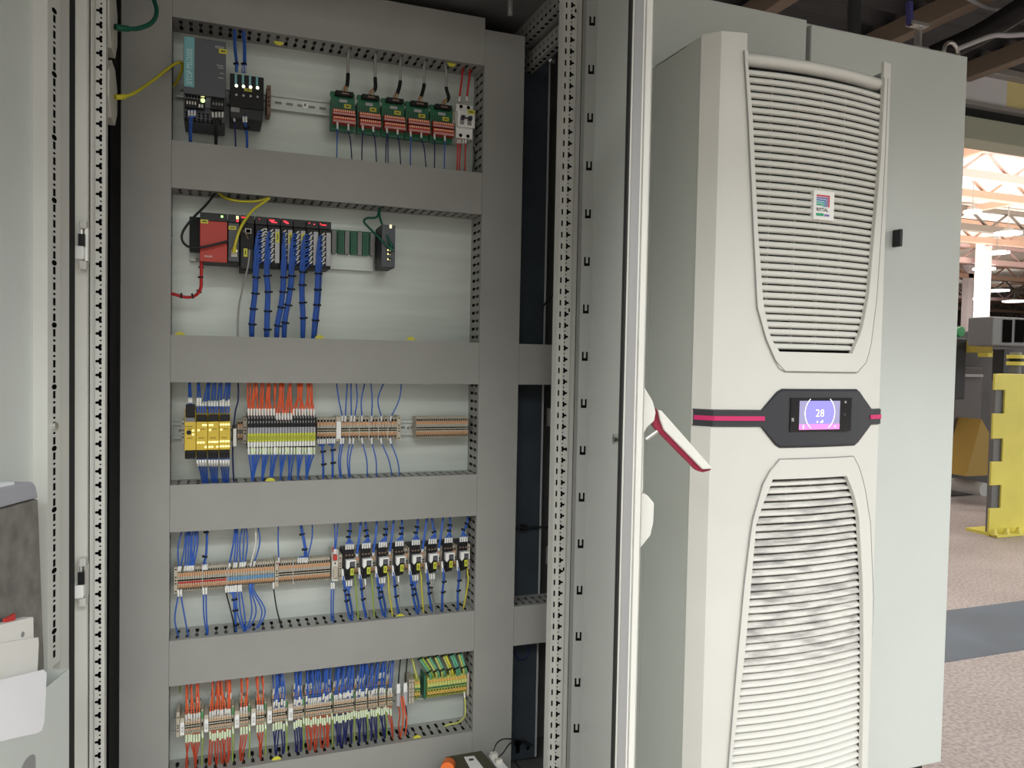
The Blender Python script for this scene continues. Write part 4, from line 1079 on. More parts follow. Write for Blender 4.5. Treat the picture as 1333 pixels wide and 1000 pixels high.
# five green interface boards
bp = [(431.5, 463, 117), (466.5, 496, 122), (498.5, 528, 126.5), (530, 560, 130.5), (562, 591, 134.5)]
names = ['leftmost of the five', 'second from the left', 'middle one of the five', 'fourth from the left', 'rightmost of the five, beside the white breaker']
yf = .245
zt = Z(447, 118, yf); zb = Z(447, 166, yf)
for i, (pa, pb, py) in enumerate(bp):
    xa, xb = X(pa, 140, yf), X(pb, 145, yf); w = xb - xa; h = zt - zb
    t = thing('interface_board', 'green circuit board with red terminals, ' + names[i], 'circuit board', (xa, .30, zb), 'green interface boards')
    MB().box(xa, xb, yf + .014, yf + .016, zb, zt).build('board', 'pcb', t)
    MB().box(xa, xb, yf + .016, yf + .03, zb - .004, zb + h * .35).box(xa, xb, yf + .016, yf + .03, zt - .006, zt).box(xa + .004, xb - .004, yf + .03, .303, zr1 - .018, zr1 + .018).build('carrier', 'green_part', t)
    mb = MB(); chips(mb, xa + .002, xb - .002, zb + h * .30, zt - h * .28, 8, yf + .014, .3); mb.build('tracks', 'pcb_dark', t)
    cn = MB().box(xa + w * .16, xb - w * .10, yf - .002, yf + .014, zt - h * .13, zt - .001).build('socket', 'black', t, bevel=.001)
    MB().box(xa + w * .40, xb - w * .30, yf - .003, yf - .002, zt - h * .10, zt - h * .06).build('socket_pins', 'brown', cn)
    for lv_, (za, zc_) in enumerate(((.48, .33), (.27, .10))):
        tb = MB().box(xa + w * .06, xb - .001, yf - .002 + lv_ * -.006, yf + .014, zb + h * zc_, zb + h * za).build('terminal_row', 'red', t)
        yy = yf - .002 - lv_ * .006
        mb = MB(); chips(mb, xa + w * .07, xb - .002, zb + h * (za - .06), zb + h * (za - .015), 10, yy, .55); mb.build('clamp_screws', 'dot', tb)
        MB().box(xa + w * .06, xb - .001, yy - .002, yy, zb + h * zc_, zb + h * (zc_ + .055)).build('terminal_lip', mat('pink_lip%d%d' % (i, lv_), (.55, .30, .27)).name, tb)
    MB().box(xa + w * .36, xa + w * .68, yf + .0132, yf + .014, zt - h * .27, zt - h * .19).build('label_tag', 'grey_light', t)
    tagplate(xa + w * .55, xa + w * .84, zt - h * .42, zt - h * .31, yf + .014, t)
    dpx = (455, 490, 523, 555, 577)[i]; bxp = (453, 488.5, 521, 552, 581)[i]; dpy = (67, 69, 74, 77, 81)[i]
    s = (xa + xb) / 2 + w * .05
    e = Vector((s, yf + .004, zt + .001))
    q1 = P(bxp + (-1, 0, -3, -3, 3)[i], py - 7, yf + .002); q2 = P(bxp, py - 20, .25); q3 = P(bxp, dpy + 12, .255)
    t2 = thing('ribbon_lead', 'grey lead with black sleeve above the green board, ' + names[i].replace(', beside the white breaker', ''), 'cable', e, 'grey leads of the green boards')
    path = spline([e, q1, q2, q3, up(1, dpx, .27, .02)], 6)
    MB().tube(path, .0036, 8).build('jacket', 'w_grey', t2)
    L = (q1 - e).length + (q2 - q1).length
    MB().tube(cutpath(path, .010, L + .002), .0044, 8).build('shrink_sleeve', 'black', t2)
    for k in range(4): MB().tube(spline([Vector((s + (k - 1.5) * .005, yf - .001, zt - .002)), Vector((s + (k - 1.5) * .003, yf - .003, zt + .006)), q1], 4), .0008, 5).build('core_wire', ('brown', 'red', 'w_yellow', 'w_grey')[k], t2)
    xs_ = ((439, 453.5), (472, 486), (503.5, 517.5), (534.5, 548.5), (565.5, 579))[i]
    xe_ = ((438.5, 459), (471, 491), (502, 522.5), (534.5, 556), (566, 578.5))[i]
    for k in range(2):
        col = 'w_blue' if (i, k) in ((0, 0), (3, 0), (4, 1)) else 'w_navy'
        py0 = (158, 160, 163.5, 168, 172)[i] + k * 2
        wire('%s wire at the %s clamp of the green board, %s' % ('blue' if col == 'w_blue' else 'dark', ('left', 'right')[k], names[i].replace(', beside the white breaker', '')), 'thin wires below the green boards',
             [P(xs_[k], py0, yf - .004), P(xs_[k] + .3, py0 + 12, yf - .006), P((xs_[k] + xe_[k]) / 2, py0 + 24, .25), dn(1, xe_[k], .26)], col, .0013, ((.001, .018, 'sleeve'),))
    if i == 2: wire('second dark wire beside the left clamp of the middle green board', 'thin wires below the green boards', [P(504.5, 163, yf - .003), P(505, 180, .25), dn(1, 505.5, .262)], 'w_navy', .0012, ())
endstop(589.5, 593.5, 142, 161, .262, 'slim beige end bracket between the green boards and the white breaker')
# two pole breaker
yf = .235
x0, x1, z0, z1 = face(596, 133, 617, 180, yf)
t = thing('circuit_breaker', 'white two-pole circuit breaker with black toggles and red wires', 'circuit breaker', (x0, .30, z0))
h = z1 - z0; w = x1 - x0
MB().box(x0, x1, yf + .012, .303, z0, z1).build('housing', 'white', t, bevel=.001)
MB().box(x0 + .0005, x1 + .002, yf, yf + .012, z0 + h * .30, z1 - h * .22).build('front_panel', 'white', t, bevel=.0012)
for s in (.28, .72):
    cx = x0 + w * s
    for zz_ in (z1 - h * .07, z0 + h * .08): MB().cyl((cx, yf + .0112, zz_), (cx, yf + .012, zz_), .0042, 14).build('clamp_hole', 'hole', t)
    MB().box(cx - .0055, cx + .0045, yf - .0006, yf, z0 + h * .36, z0 + h * .52).build('toggle_slot', 'grey', t)
    MB().obox((cx - .0045, yf - .010, z0 + h * .50), (.008, 0, 0), (0, .010, 0), (0, -.002, h * .10)).build('toggle', 'charcoal', t)
MB().box(x0 + w * .28 + .003, x0 + w * .72 - .003, yf - .008, yf - .004, z0 + h * .53, z0 + h * .56).build('toggle_tie', 'charcoal', t)
tagplate(x0 + w * .58, x1 + .001, z1 - h * .30, z1 - h * .18, yf - .0002, t)
for px, pe, which in ((598, 603.5, 'left'), (607.5, 613.5, 'right')):
    wire('red wire running from the duct into the %s pole of the white breaker' % which, 'red wires above the breaker', [P(px, 133, yf + .02), P(px + .5, 125, .255), P(px + 3, 105, .26), up(1, pe, .268)], 'w_red', .0021, ((.001, .013, 'sleeve'),), sr=.0028)
for i, (px, pe, c) in enumerate(((596, 595, 'w_red'), (599, 598, 'w_red'), (603, 603.5, 'w_grey'), (606, 605.5, 'w_red'))):
    wire('%s wire leaving the white breaker downwards, %s' % (('red', 'red', 'grey', 'red')[i], ('first on the left', 'second from the left', 'the grey one', 'last on the right')[i]), 'wires below the breaker', [P(px, 181, yf + .018), P(px, 190, .25), dn(1, pe, .262)], c, .0017, ((.003, .012, 'sleeve'),))
wire('thin black wire bending into the side duct below the white breaker', 'wires below the breaker', [P(616, 190, .28), P(618, 205, .28), dn(1, 614, .285)], 'w_black', .0013, ())

# ================================================================== ROW 2: controller
yf = .212
zt = Z(300, 279, yf); zb = Z(300, 342.5, yf)
x0 = X(247, 310, .29); xe = X(487, 330, .29)
t = thing('controller_base', 'aluminium base plate the controller modules plug into, green sockets on its bare slots', 'module base', (x0, YP, zb))
zbt, zbb = Z(450, 297, .29), Z(450, 351, .29)
MB().box(x0, xe, .297, YP - .0005, zbb, zbt).build('base_plate', 'zinc', t, bevel=.001)
MB().box(x0 + .001, xe, .296, .297, Z(450, 330, .29), zbt - .004).build('socket_strip', 'pcb', t)
for px in (434, 451, 467.5, 484):
    MB().box(X(px - 2, 315, .285), X(px + 3.4, 315, .285), .283, .296, Z(450, 331, .285), Z(450, 301, .285)).build('socket_frame', 'grey', t)
for px in (440.5, 457, 472):
    so = MB().box(X(px, 315, .285), X(px + 7.5, 315, .285), .286, .296, Z(450, 331, .285), Z(450, 302, .285)).build('module_socket', 'green_part', t)
    mb = MB(); zz0, zz1 = Z(450, 330, .285), Z(450, 303, .285)
    for k in range(11):
        for q_ in (.25, .68): 
            xx = X(px, 315, .285) + .0115 * q_; z = zz0 + (zz1 - zz0) * (k + .5) / 11; mb.box(xx, xx + .002, .2855, .286, z - .0008, z + .0008)
    mb.build('contacts', 'hole', so)
MB().box(x0, X(262, 320, .28), .262, .297, Z(254, 328, .28), Z(254, 284, .28)).build('extension_block', 'black', t, bevel=.001)
c = P(257, 338, .296); MB().cyl((c.x, .2935, c.z), (c.x, .297, c.z), .004, 12).build('base_screw', 'grey', t)
def module(name, label, cat, pa, pb, m='charcoal', yf=yf, zt_=None, zb_=None, group='controller modules'):
    xa, xb = X(pa, 310, yf) + .0003, X(pb, 315, yf) - .0003
    t = thing(name, label, cat, (xa, .297, zb), group)
    a, b = zt_ if zt_ else zt, zb_ if zb_ else zb
    MB().box(xa, xb, yf + .004, .2955, b, a).build('housing', 'black', t, bevel=.001)
    MB().box(xa, xb, yf, yf + .005, a - .017, a).build('status_panel', 'charcoal', t, bevel=.0008)
    return t, xa, xb
t, xa, xb = module('supply_module', 'bright red supply module with a yellow tag, at the left of the controller', 'controller module', 260, 296)
MB().box(xa, xb, yf - .001, yf + .004, zb, zt - .0175).build('front_cover', 'red_plc', t, bevel=.0012)
c = P(289, 282, yf); MB().box(c.x - .002, c.x + .002, yf - .0006, yf, c.z - .002, c.z + .002).build('indicator_light', 'led_green', t)
tagplate(xa + .001, X(271, 288, yf), Z(266, 291, yf), Z(266, 286, yf), yf - .001, t)
text('MELSEC', (X(266, 334, yf), yf - .0014, Z(266, 334.5, yf)), EX, EZ, .0048, 'white', t, bold=.01)
t, xa, xb = module('processor_module', 'dark processor module with a yellow cable plugged in, right of the red module', 'controller module', 296.5, 312)
MB().box(xa + .001, xb - .001, yf + .001, yf + .004, zb + .004, zt - .018).build('front_cover', 'slate', t, bevel=.001)
c = P(309, 283, yf); MB().box(c.x - .0026, c.x + .0026, yf - .0006, yf, c.z - .004, c.z + .003).build('indicator_light', 'led_yellow', t)
c = P(309.2, 287.5, yf); MB().box(c.x - .0022, c.x + .0022, yf - .0006, yf, c.z - .0022, c.z + .0022).build('indicator_light', 'led_red', t)
tagplate(X(297.5, 296, yf), X(307.5, 296, yf), Z(302, 299, yf), Z(302, 294.2, yf), yf + .001, t)
MB().box(X(301, 330, yf), X(308.5, 330, yf), yf - .004, yf + .001, Z(304, 334.5, yf), Z(304, 325.5, yf)).build('network_port', 'ivory', t)
c = P(307.3, 326.8, yf); MB().box(c.x - .002, c.x + .002, yf - .0046, yf - .004, c.z - .002, c.z + .002).build('indicator_light', 'led_white', t)
zb2 = Z(322, 352, yf)
t, xa, xb = module('network_module', 'dark network module with an open cable hood, fourth unit of the controller', 'controller module', 312.5, 331, zb_=zb2)
MB().box(xa + .001, xb - .001, yf - .006, yf + .004, zb2 + .002, Z(322, 325, yf)).build('cable_hood', 'charcoal', t, bevel=.002)
for px in (315.5, 318.6): c = P(px, 283, yf); MB().box(c.x - .0017, c.x + .0017, yf - .0006, yf, c.z - .0015, c.z + .0015).build('indicator_light', 'led_red', t)
MB().box(X(319, 302, yf), X(327, 302, yf), yf - .003, yf + .004, Z(323, 304, yf), Z(323, 297.8, yf)).build('clamp_frame', 'ivory', t)
MB().box(X(320.3, 302, yf), X(326, 302, yf), yf - .0035, yf - .0028, Z(323, 303.4, yf), Z(323, 298.8, yf)).build('clamp_gap', 'hole', t)
tagplate(X(317, 330, yf), X(322, 330, yf), Z(319, 334.8, yf), Z(319, 324, yf), yf - .0062, t, vertical=True)
# six input/output modules with tied blue bundles
mods = [(332, 348), (348.3, 364.6), (365, 381.3), (381.7, 398), (398.4, 414.6), (415, 431)]
ordn = ['first blue-wired module from the left', 'second blue-wired module from the left', 'third blue-wired module from the left', 'fourth blue-wired module from the left', 'fifth blue-wired module from the left', 'last blue-wired module, next to the bare slots']
duct_px = [328, 347, 360, 370, 394, 407.5]
waist = [(333, 361), (347.5, 359), (369, 361), (379.5, 359), (394, 354), (414, 356)]
tiepos = [[(333, 361), (331.8, 382), (329.5, 402), (327.8, 422)], [(347.5, 359), (348.8, 380), (348, 405), (347.5, 429)], [(369, 361), (368, 380), (365.5, 400), (361, 424)],
          [(380, 359), (378, 376), (374.5, 397), (370.5, 420)], [(394, 354), (393, 371), (393.5, 394), (394.5, 414)], [(414, 356), (413, 377), (412, 397), (410, 417)]]
for i, (pa, pb) in enumerate(mods):
    t, xa, xb = module('io_module', 'dark input/output module with tiny lamps, ' + ordn[i], 'controller module', pa, pb)
    w = xb - xa; h = zt - zb
    MB().box(xa + .0005, xb - .0005, yf - .004, yf + .004, zb + .001, zt - .019).build('terminal_block', 'black', t, bevel=.001)
    if i:
        MB().box(xb - w * .42, xb - .001, yf - .0062, yf - .004, zb + h * .05, zt - h * .24).build('label_strip', 'grey_light', t, bevel=.0006)
        if i < 4: tagplate(xb - w * .36, xb - .002, zt - h * .52, zt - h * .30, yf - .0062, t, vertical=True)
    mb = MB()
    pat = [[(.3, .35)], [(.1, .55), (.2, .45), (.3, .75)], [(.2, .45), (.3, .6), (.45, .66)], [], [(.2, .3), (.6, .7)], [(.05, .15), (.2, .6)]][i]
    for j, (f0, f1) in enumerate(pat): mb.box(xa + w * f0, xa + w * f1, yf - .0005, yf, zt - .007 - (j % 3) * .0022, zt - .0048 - (j % 3) * .0022)
    if pat: mb.build('indicator_lights', 'led_red', t)
    n = 12
    starts = []
    for k in range(n):
        f = (k + .5) / n
        z = zt - .024 - f * (h - .034)
        starts.append(Vector((xa + w * (.42 if i else .72) + (.002 if k % 2 else 0), yf - .0055, z)))
    wx, wy = waist[i]
    # bundle with wires fanning out of the terminal column
    T = thing('cable_bundle', 'tied bundle of blue wires dropping from the ' + ordn[i], 'cable bundle', dn(2, duct_px[i], .255), 'blue bundles of the controller')
    top = P(wx, wy - 18, yf - .013); wa = P(wx, wy, yf - .008)
    tp = tiepos[i]
    body = [P(px, py, yf - .008 + (j + 1) * .007) for j, (px, py) in enumerate(tp[1:])]
    for k, s in enumerate(starts):
        a = 2.4 * k; rr = .0054 * math.sqrt((k + .5) / n); off = Vector((rr * math.cos(a), rr * .7 * math.sin(a), 0))
        lead = s + Vector((-.006, -.006, -.006)); mid = Vector((wa.x + off.x + .0012 * (i == 0), yf - .013 + off.y, min(s.z - .016, lead.z - .008)))
        pts = [s, lead]
        if mid.z > wa.z + .014: pts.append(mid)
        pts += [wa + off] + [b + off for b in body] + [dn(2, duct_px[i], .262) + off * .8]
        wire('', '', pts, 'w_blue', .0015, ((.0005, .0105, 'sleeve'),), parent=T, sr=.0019, n=4, sides=5)
        if i == 0: MB().tube([s + Vector((.001, -.001, .0004)), s + Vector((.006, -.001, -.0014))], .0017, 6).build('marker_sleeve', 'sleeve', T)
    pathv = [wa] + body
    for j, c in enumerate(pathv):
        d = (pathv[min(j + 1, len(pathv) - 1)] - pathv[max(j - 1, 0)])
        ring(c, d, .0078, .003, T)
    if i == 5: wire('thin single blue wire hanging beside the last controller bundle', 'blue bundles of the controller', [P(416, 335, yf - .005), P(418, 355, yf - .005), P(417, 385, .23), P(414, 415, .24), dn(2, 410.5, .262)], 'w_blue', .0013, ())
# end module with green network cables
ye = .215
xa, xb, z0, z1 = face(485, 291, 514, 349, ye); xa = X(497, 320, ye)
t = thing('remote_module', 'dark network module at the right end of the base, two green cables plugged in', 'controller module', (xa, .297, z0))
MB().box(xa, xb, ye + .003, .2955, z0, z1).build('housing', 'charcoal', t, bevel=.001)
MB().box(xa, xb, ye, ye + .003, z0 + .001, z1 - .001).build('front_cover', 'slate', t, bevel=.0008)
c = P(508.5, 295, ye); MB().box(c.x - .0025, c.x + .0025, ye - .0006, ye, c.z - .004, c.z + .004).build('indicator_light', 'led_orange', t)
for px, py in ((506, 326), (506, 331), (506, 338)):
    c = P(px, py, ye); MB().box(c.x - .005, c.x + .005, ye - .003, ye, c.z - .0032, c.z + .0032).build('network_port', 'black', t)
    MB().box(c.x - .004, c.x - .001, ye - .0035, ye - .003, c.z - .002, c.z + .002).box(c.x + .002, c.x + .0035, ye - .0035, ye - .003, c.z - .002, c.z - .0005).build('indicator_light', 'led_yellow', t)
def cable(label, group, pts, m, r, cat='cable', plug=None):
    t = thing('cable', label, cat, pts[0], group)
    path = spline(pts, 8); MB().tube(path, r, 8).build('jacket', m, t)
    if plug: MB().tube(cutpath(path, 0, plug[0]), plug[1], 8).build('plug', plug[2], t)
    return t
cable('dark green network cable looping from the duct to the end module, the longer loop', 'green network cables', [P(512, 326, .205), P(500, 316, .21), P(484, 300, .225), P(474, 289, .235), P(478, 284, .245), P(491, 282, .25), up(2, 495, .27)], 'w_green', .0027, plug=(.014, .0042, 'w_green'))
cable('dark green network cable running straight from the duct to the end module', 'green network cables', [P(511, 322, .205), P(504, 308, .215), P(497, 291, .235), P(494, 280, .25), up(2, 495.5, .265)], 'w_green', .0025, plug=(.012, .004, 'w_green'))
cable('black cable looping in front of the red module from the duct to the processor', 'loose cables of the controller', [P(297, 314, .205), P(285, 317, .2), P(262, 322, .2), P(245, 321, .205), P(237, 312, .21), P(239, 300, .215), P(252, 283, .225), P(268, 267, .24), up(2, 284, .268)], 'w_black', .0026)
cable('yellow network cable arching down into the processor module', 'loose cables of the controller', [P(304.5, 329, .2), P(307, 315, .195), P(314, 295, .2), P(328, 275, .215), P(344, 263, .23), P(350, 258, .236), P(335, 262, .24), P(310, 262, .25), P(290, 256, .262), up(2, 283, .272)], 'w_yellow', .0030, plug=(.012, .0046, 'w_yellow'))
t = cable('red cable hanging from the red supply module and curving left into the side duct', 'loose cables of the controller', [P(262, 338, .225), P(262, 360, .235), P(261, 376, .245), P(254, 385, .255), P(242, 387, .26), P(228, 383.5, .262), P(218, 381, .265)], 'w_red', .0034)
for px, py, d in ((263, 348, EZ), (262.2, 361, EZ), (260, 380, Vector((.5, 0, 1))), (251, 386.4, Vector((1, 0, .3))), (236, 386, EX)): ring(P(px, py, .235 if py < 365 else .252), d, .0042, .003, t)
cable('thin grey cable dropping from the network module to the duct', 'loose cables of the controller', [P(325, 325, .203), P(323, 345, .205), P(317, 370, .22), P(311, 400, .24), P(309.5, 425, .25), dn(2, 309.5, .258)], 'w_grey', .0020)
t = cable('brown and white twisted pair curling out of the network module hood', 'loose cables of the controller', [P(323, 311, .2), P(320, 304, .198), P(316, 300, .2)], 'brown', .0012)
# cables from the wall sockets at the far left
xw = -.447
def octo(label, cy_, zc_, hw, hh):
    t = thing('outlet_plate', label, 'outlet', (xw, cy_, zc_), 'octagonal outlet plates')
    c = .45
    yz = [(cy_ - hw, zc_ - hh * c), (cy_ - hw * c, zc_ - hh), (cy_ + hw * c, zc_ - hh), (cy_ + hw, zc_ - hh * c), (cy_ + hw, zc_ + hh * c), (cy_ + hw * c, zc_ + hh), (cy_ - hw * c, zc_ + hh), (cy_ - hw, zc_ + hh * c)]
    MB().prism(yz, lambda a, b, q: (q, a, b), xw - .02, xw).build('plate', 'ivory', t, bevel=.0005)
    MB().cyl((xw, cy_ + .01, zc_), (xw + .001, cy_ + .01, zc_), .003, 10).build('plate_screw', 'steel', t)
    return t
pA = atX(146, 117, xw); pB = atX(150, 32, xw)
print('outlets', pA, pB, atX(138, 117, xw), atX(155, 117, xw))
za0, za1 = atX(146, 155, xw).z, atX(146, 80, xw).z
octo('ivory octagonal outlet plate with the yellow cable, on the left side of the cabinet', .085, (za0 + za1) / 2, .062, (za1 - za0) / 2)
zb0, zb1 = atX(150, 76, xw).z, atX(150, -12, xw).z
octo('ivory octagonal outlet plate with the green cable, at the very top left', .085, (zb0 + zb1) / 2, .062, (zb1 - zb0) / 2)
cable('yellow network cable reaching from the outlet plate across the left duct', 'outlet cables', [P(150, 126.5, .08), P(160, 126, .09), P(175, 121, .12), P(200, 104, .18), P(222, 87, .215), P(235, 81, .222), P(237, 88, .235), P(232, 103, .262), P(226, 112, .275)], 'w_yellow', .0031, plug=(.022, .0052, 'w_yellow'))
cable('thick green network cable curving up from the upper outlet plate', 'outlet cables', [P(150, 35, .08), P(162, 37, .09), P(180, 37, .11), P(198, 29, .13), P(204, 14, .15), P(198, -6, .17), P(190, -30, .18)], 'w_green', .0042, plug=(.026, .0062, 'w_green'))
# ================================================================== TERMINAL BLOCKS
TERM = {}
def term_mesh(w, h, yf, style):
    """one slim terminal block, front towards -y, origin at its lower front left corner; returns shared mesh"""
    key = (round(w, 5), round(h, 4), round(yf, 4), style)
    if key in TERM: return TERM[key]
    d = .303 - yf; g = .0004
    mb = MB()
    prof = [(d, .06 * h), (.016, 0), (.009, .02 * h), (0, .24 * h), (0, .76 * h), (.009, .98 * h), (.016, h), (d, .94 * h)]
    if style == 'two': prof = [(d, .02 * h), (.012, 0), (.006, .02 * h), (0, .12 * h), (0, .50 * h), (.006, .60 * h), (.024, .62 * h), (.024, .92 * h), (.030, h), (d, .98 * h)]
    mb.prism(prof, lambda a, b, x: (x, a, b), g, w - g, 0)
    def front(z):
        f = z / h
        P_ = [(b / h, a) for a, b in prof[1:-1]]
        for (z0, y0), (z1, y1) in zip(P_, P_[1:]):
            if z0 <= f <= z1 and z1 > z0: return y0 + (y1 - y0) * (f - z0) / (z1 - z0)
        return P_[-1][1]
    def patch(f0, f1, m, a=0.0, b=1.0):
        x0, x1 = g + (w - 2 * g) * a, g + (w - 2 * g) * b
        z0, z1 = f0 * h, f1 * h
        mb.add([(x0, front(z0) - .0004, z0), (x1, front(z0) - .0004, z0), (x1, front(z1) - .0004, z1), (x0, front(z1) - .0004, z1)], [(0, 1, 2, 3)], m)
    # material slots: 0 body, 1 peach, 2 grey band, 3 hole, 4 colour of the jumper
    if style in ('plain', 'red', 'blue'):
        patch(.10, .17, 3, .22, .82); patch(.18, .235, 1); patch(.245, .33, 1, 0, 1); patch(.275, .305, 3, .35, .65)
        if style == 'plain': patch(.385, .43, 3)
        elif style == 'red': patch(.37, .45, 4)
        else: patch(.345, .50, 4)
        patch(.475 if style != 'blue' else .515, .53, 3)
        patch(.56, .64, 2); patch(.66, .755, 1); patch(.80, .89, 3, .2, .85); patch(.765, .795, 1)
    elif style == 'two':
        patch(.02, .10, 1); patch(.15, .20, 3, .3, .7); patch(.22, .26, 1); patch(.29, .33, 3); patch(.38, .42, 3); patch(.46, .50, 1)
        patch(.66, .70, 3); patch(.74, .78, 3); patch(.82, .90, 1)
    elif style == 'pe':
        patch(.05, .16, 0); patch(.17, .24, 3, .25, .75); patch(.25, .38, 1); patch(.40, .48, 3, .25, .75); patch(.52, .60, 4); patch(.63, .76, 2); patch(.80, .90, 1)
    mats = {'plain': ['beige', 'peach', 'greyband', 'hole', 'red'], 'red': ['beige', 'peach', 'greyband', 'hole', 'red'], 'blue': ['beige', 'peach', 'greyband', 'hole', 'jumper_blue'],
            'two': ['beige', 'peach', 'greyband', 'hole', 'red'], 'pe': ['pe_body', 'pe_orange', 'pe_light', 'hole', 'pe_green']}[style]
    TERM[key] = mb.mesh('terminal_block', mats); return TERM[key]
mat('jumper_blue', (0.13, 0.28, 0.45), .5)
mat('pe_body', (0.42, 0.46, 0.10), .5); mat('pe_orange', (0.62, 0.36, 0.08), .5); mat('pe_light', (0.58, 0.60, 0.18), .5); mat('pe_green', (0.01, 0.13, 0.06), .5)
def strip(xa, xb, n, zc, h, yf, label, group, style='plain'):
    w = (xb - xa) / n; me = term_mesh(w, h, yf, style); first = None
    for i in range(n):
        if first is None:
            o = bpy.data.objects.new('terminal_block', me); COL.objects.link(o); first = o; tag(o, label, 'terminal block', group)
        else:
            o = first.copy(); COL.objects.link(o)
        o.location = (xa + i * w, yf, zc - h / 2)
    return first
def partition(x, zc, h, yf, label, m='ivory', w=.0012):
    return tag(MB().box(x, x + w, yf - .0008, .302, zc - h / 2, zc + h / 2).build('partition_plate', m, None, org=(x, yf, zc - h / 2)), label, 'partition plate', 'terminal partition plates')
def marker(x0, x1, zc, h, yf, label, txt=None):
    t = thing('marker_holder', label, 'marker', (x0, .30, zc - h / 2), 'white strip markers')
    MB().box(x0, x1, yf + .004, .303, zc - h / 2, zc + h / 2).build('bracket_body', 'beige', t, bevel=.0008)
    c = MB().box(x0 + .0006, x1 - .0006, yf, yf + .004, zc - h * .40, zc + h * .30).build('label_card', 'white', t)
    if txt: text(txt, ((x0 + x1) / 2 + .0028, yf - .0003, zc - h * .26), EZ, -EX, .0072, 'ink', c, sx=1.05)
    return t

# ================================================================== ROW 3
yf = .19
ziT, ziB = Z(270, 549, yf), Z(270, 586, yf)
sx = [240, 255.2, 270.3, 285.2, 300]
which3 = ['with the round black dial', 'second from the left', 'third from the left', 'rightmost of the four']
for i in range(4):
    xa, xb = X(sx[i], 565, yf) + .0003, X(sx[i+1], 565, yf) - .0003; w = xb - xa
    t = thing('safety_module', 'yellow safety module with rows of lit lamps, ' + which3[i], 'safety relay', (xa, .30, ziB), 'yellow safety modules')
    MB().box(xa, xb, yf + .010, .302, Z(270, 597, yf) if i == 0 else ziB - .012, Z(270, 533, yf)).build('housing', 'yellow', t, bevel=.001)
    MB().box(xa, xb, yf, yf + .010, ziB, ziT).build('front_panel', 'yellow', t, bevel=.001)
    if i == 0:
        MB().box(xa + .002, xb - .002, yf - .002, yf + .010, Z(248, 543, yf), Z(248, 526.5, yf)).build('plug', 'black', t, bevel=.001)
        MB().box(xa + .002, xb - .002, yf + .001, yf + .010, ziT, Z(248, 544, yf)).build('plug_socket', 'slate_light', t)
        c = P(246, 563, yf); MB().cyl((c.x, yf - .002, c.z), (c.x, yf, c.z), .0048, 16).build('dial', 'black', t)
    else:
        cn = MB().box(xa + .001, xb - .001, yf - .002, yf + .010, ziT + .001, Z(270, 540, yf)).build('connector', 'black', t, bevel=.001)
    cb = MB().box(xa + .001, xb - .001, yf - .002, yf + .010, Z(270, 597, yf), ziB - .001).build('connector', 'black', t, bevel=.001)
    mb = MB(); chips(mb, xa + .001, xb - .001, Z(270, 594, yf), Z(270, 590, yf), 4, yf - .002, .25, 0, .0004); mb.build('clamp_holes', 'hole', cb)
    led = [[(.75, 560.5), (.75, 565.5)], [(.62, 553.5), (.84, 553.5), (.2, 560), (.18, 576), (.42, 576), (.66, 576), (.84, 582)], [(.18, 553.5), (.4, 553.5), (.2, 560), (.16, 575.5), (.4, 575.5), (.63, 575.5), (.86, 575.5), (.16, 582), (.4, 582), (.86, 582)],
           [(.14, 553), (.38, 553), (.62, 553), (.86, 553), (.18, 559.5), (.14, 575), (.38, 575), (.62, 575), (.86, 575), (.14, 581.5), (.38, 581.5), (.62, 581.5), (.86, 581.5)]][i]
    mb = MB()
    for f, py in led:
        z = Z(270, py, yf); x = xa + w * f; mb.box(x - .0019, x + .0019, yf - .0006, yf, z - .0019, z + .0019)
    mb.build('indicator_lights', 'led_yellow', t)
    mb = MB()
    for py, f0, f1 in (((555, .08, .7), (558, .2, .65), (570, .2, .7)) if i == 0 else ((558.5, .38, .78), (570, .2, .72))):
        z = Z(270, py, yf); mb.box(xa + w * f0, xa + w * f1, yf - .0003, yf, z - .0012, z + .0006)
    mb.build('print_line', mat('brown_ink%d' % i, (.25, .16, .02)).name, t)
    # wires above / below
    if i == 0: tops = [(246, 521, 246), (249, 521, 247)]; bots = []
    else:
        q0 = sx[i] + 2.0
        tops = [(q0 + k * 3.5, [(519, 519, 527, 527), (526, 526, 526, 526), (525, 523, 526, 524)][i - 1][k], [258, 258.5, 272, 275][k] if i == 1 else ([271, 278, 281, 287][k] if i == 2 else [289, 296, 298, 300][k])) for k in range(4)]
        bots = [(q0 + k * 3.5, 598, (262, 264, 266, 268)[k] + (i - 1) * 14.5 + (3 if i == 1 else 0)) for k in range(4)]
    grp = 'blue wires of the yellow safety modules'
    for px, py, pe in tops:
        yy = yf + .004
        o = wire('blue wire rising from the yellow safety module ' + which3[i], grp, [P(px, 538 if i else 527, yy), P(px, py, yy - .002), P(px + (pe - px) * .3, py - 10, .225), up(3, pe, .262)], 'w_blue', .0016, ((.016, .032, 'sleeve'),) if i else ((.006, .020, 'sleeve'),))
    for px, py, pe in bots:
        wire('blue wire hanging from the yellow safety module ' + which3[i], grp, [P(px, 596, yf + .003), P(px, 603, yf), P(px + (pe - px) * .45, 613, .22), dn(3, pe, .262)], 'w_blue', .0016, ((.006, .024, 'sleeve'),))
endstop(236.5, 240, 547, 579, .262, 'beige end bracket left of the yellow safety modules', 'ivory')
t = thing('ground_lead', 'dark lead running past a white marker between yellow modules and relays', 'wire', P(303, 584, .25), 'dark leads')
path = spline([dn(3, 305, .26), P(303.5, 610, .25), P(303, 585, .245), P(304.5, 555, .245), P(306.5, 535, .25), P(310, 520, .255), up(3, 310, .265)], 6)
MB().tube(path, .0018, 6).build('jacket', 'w_navy', t)
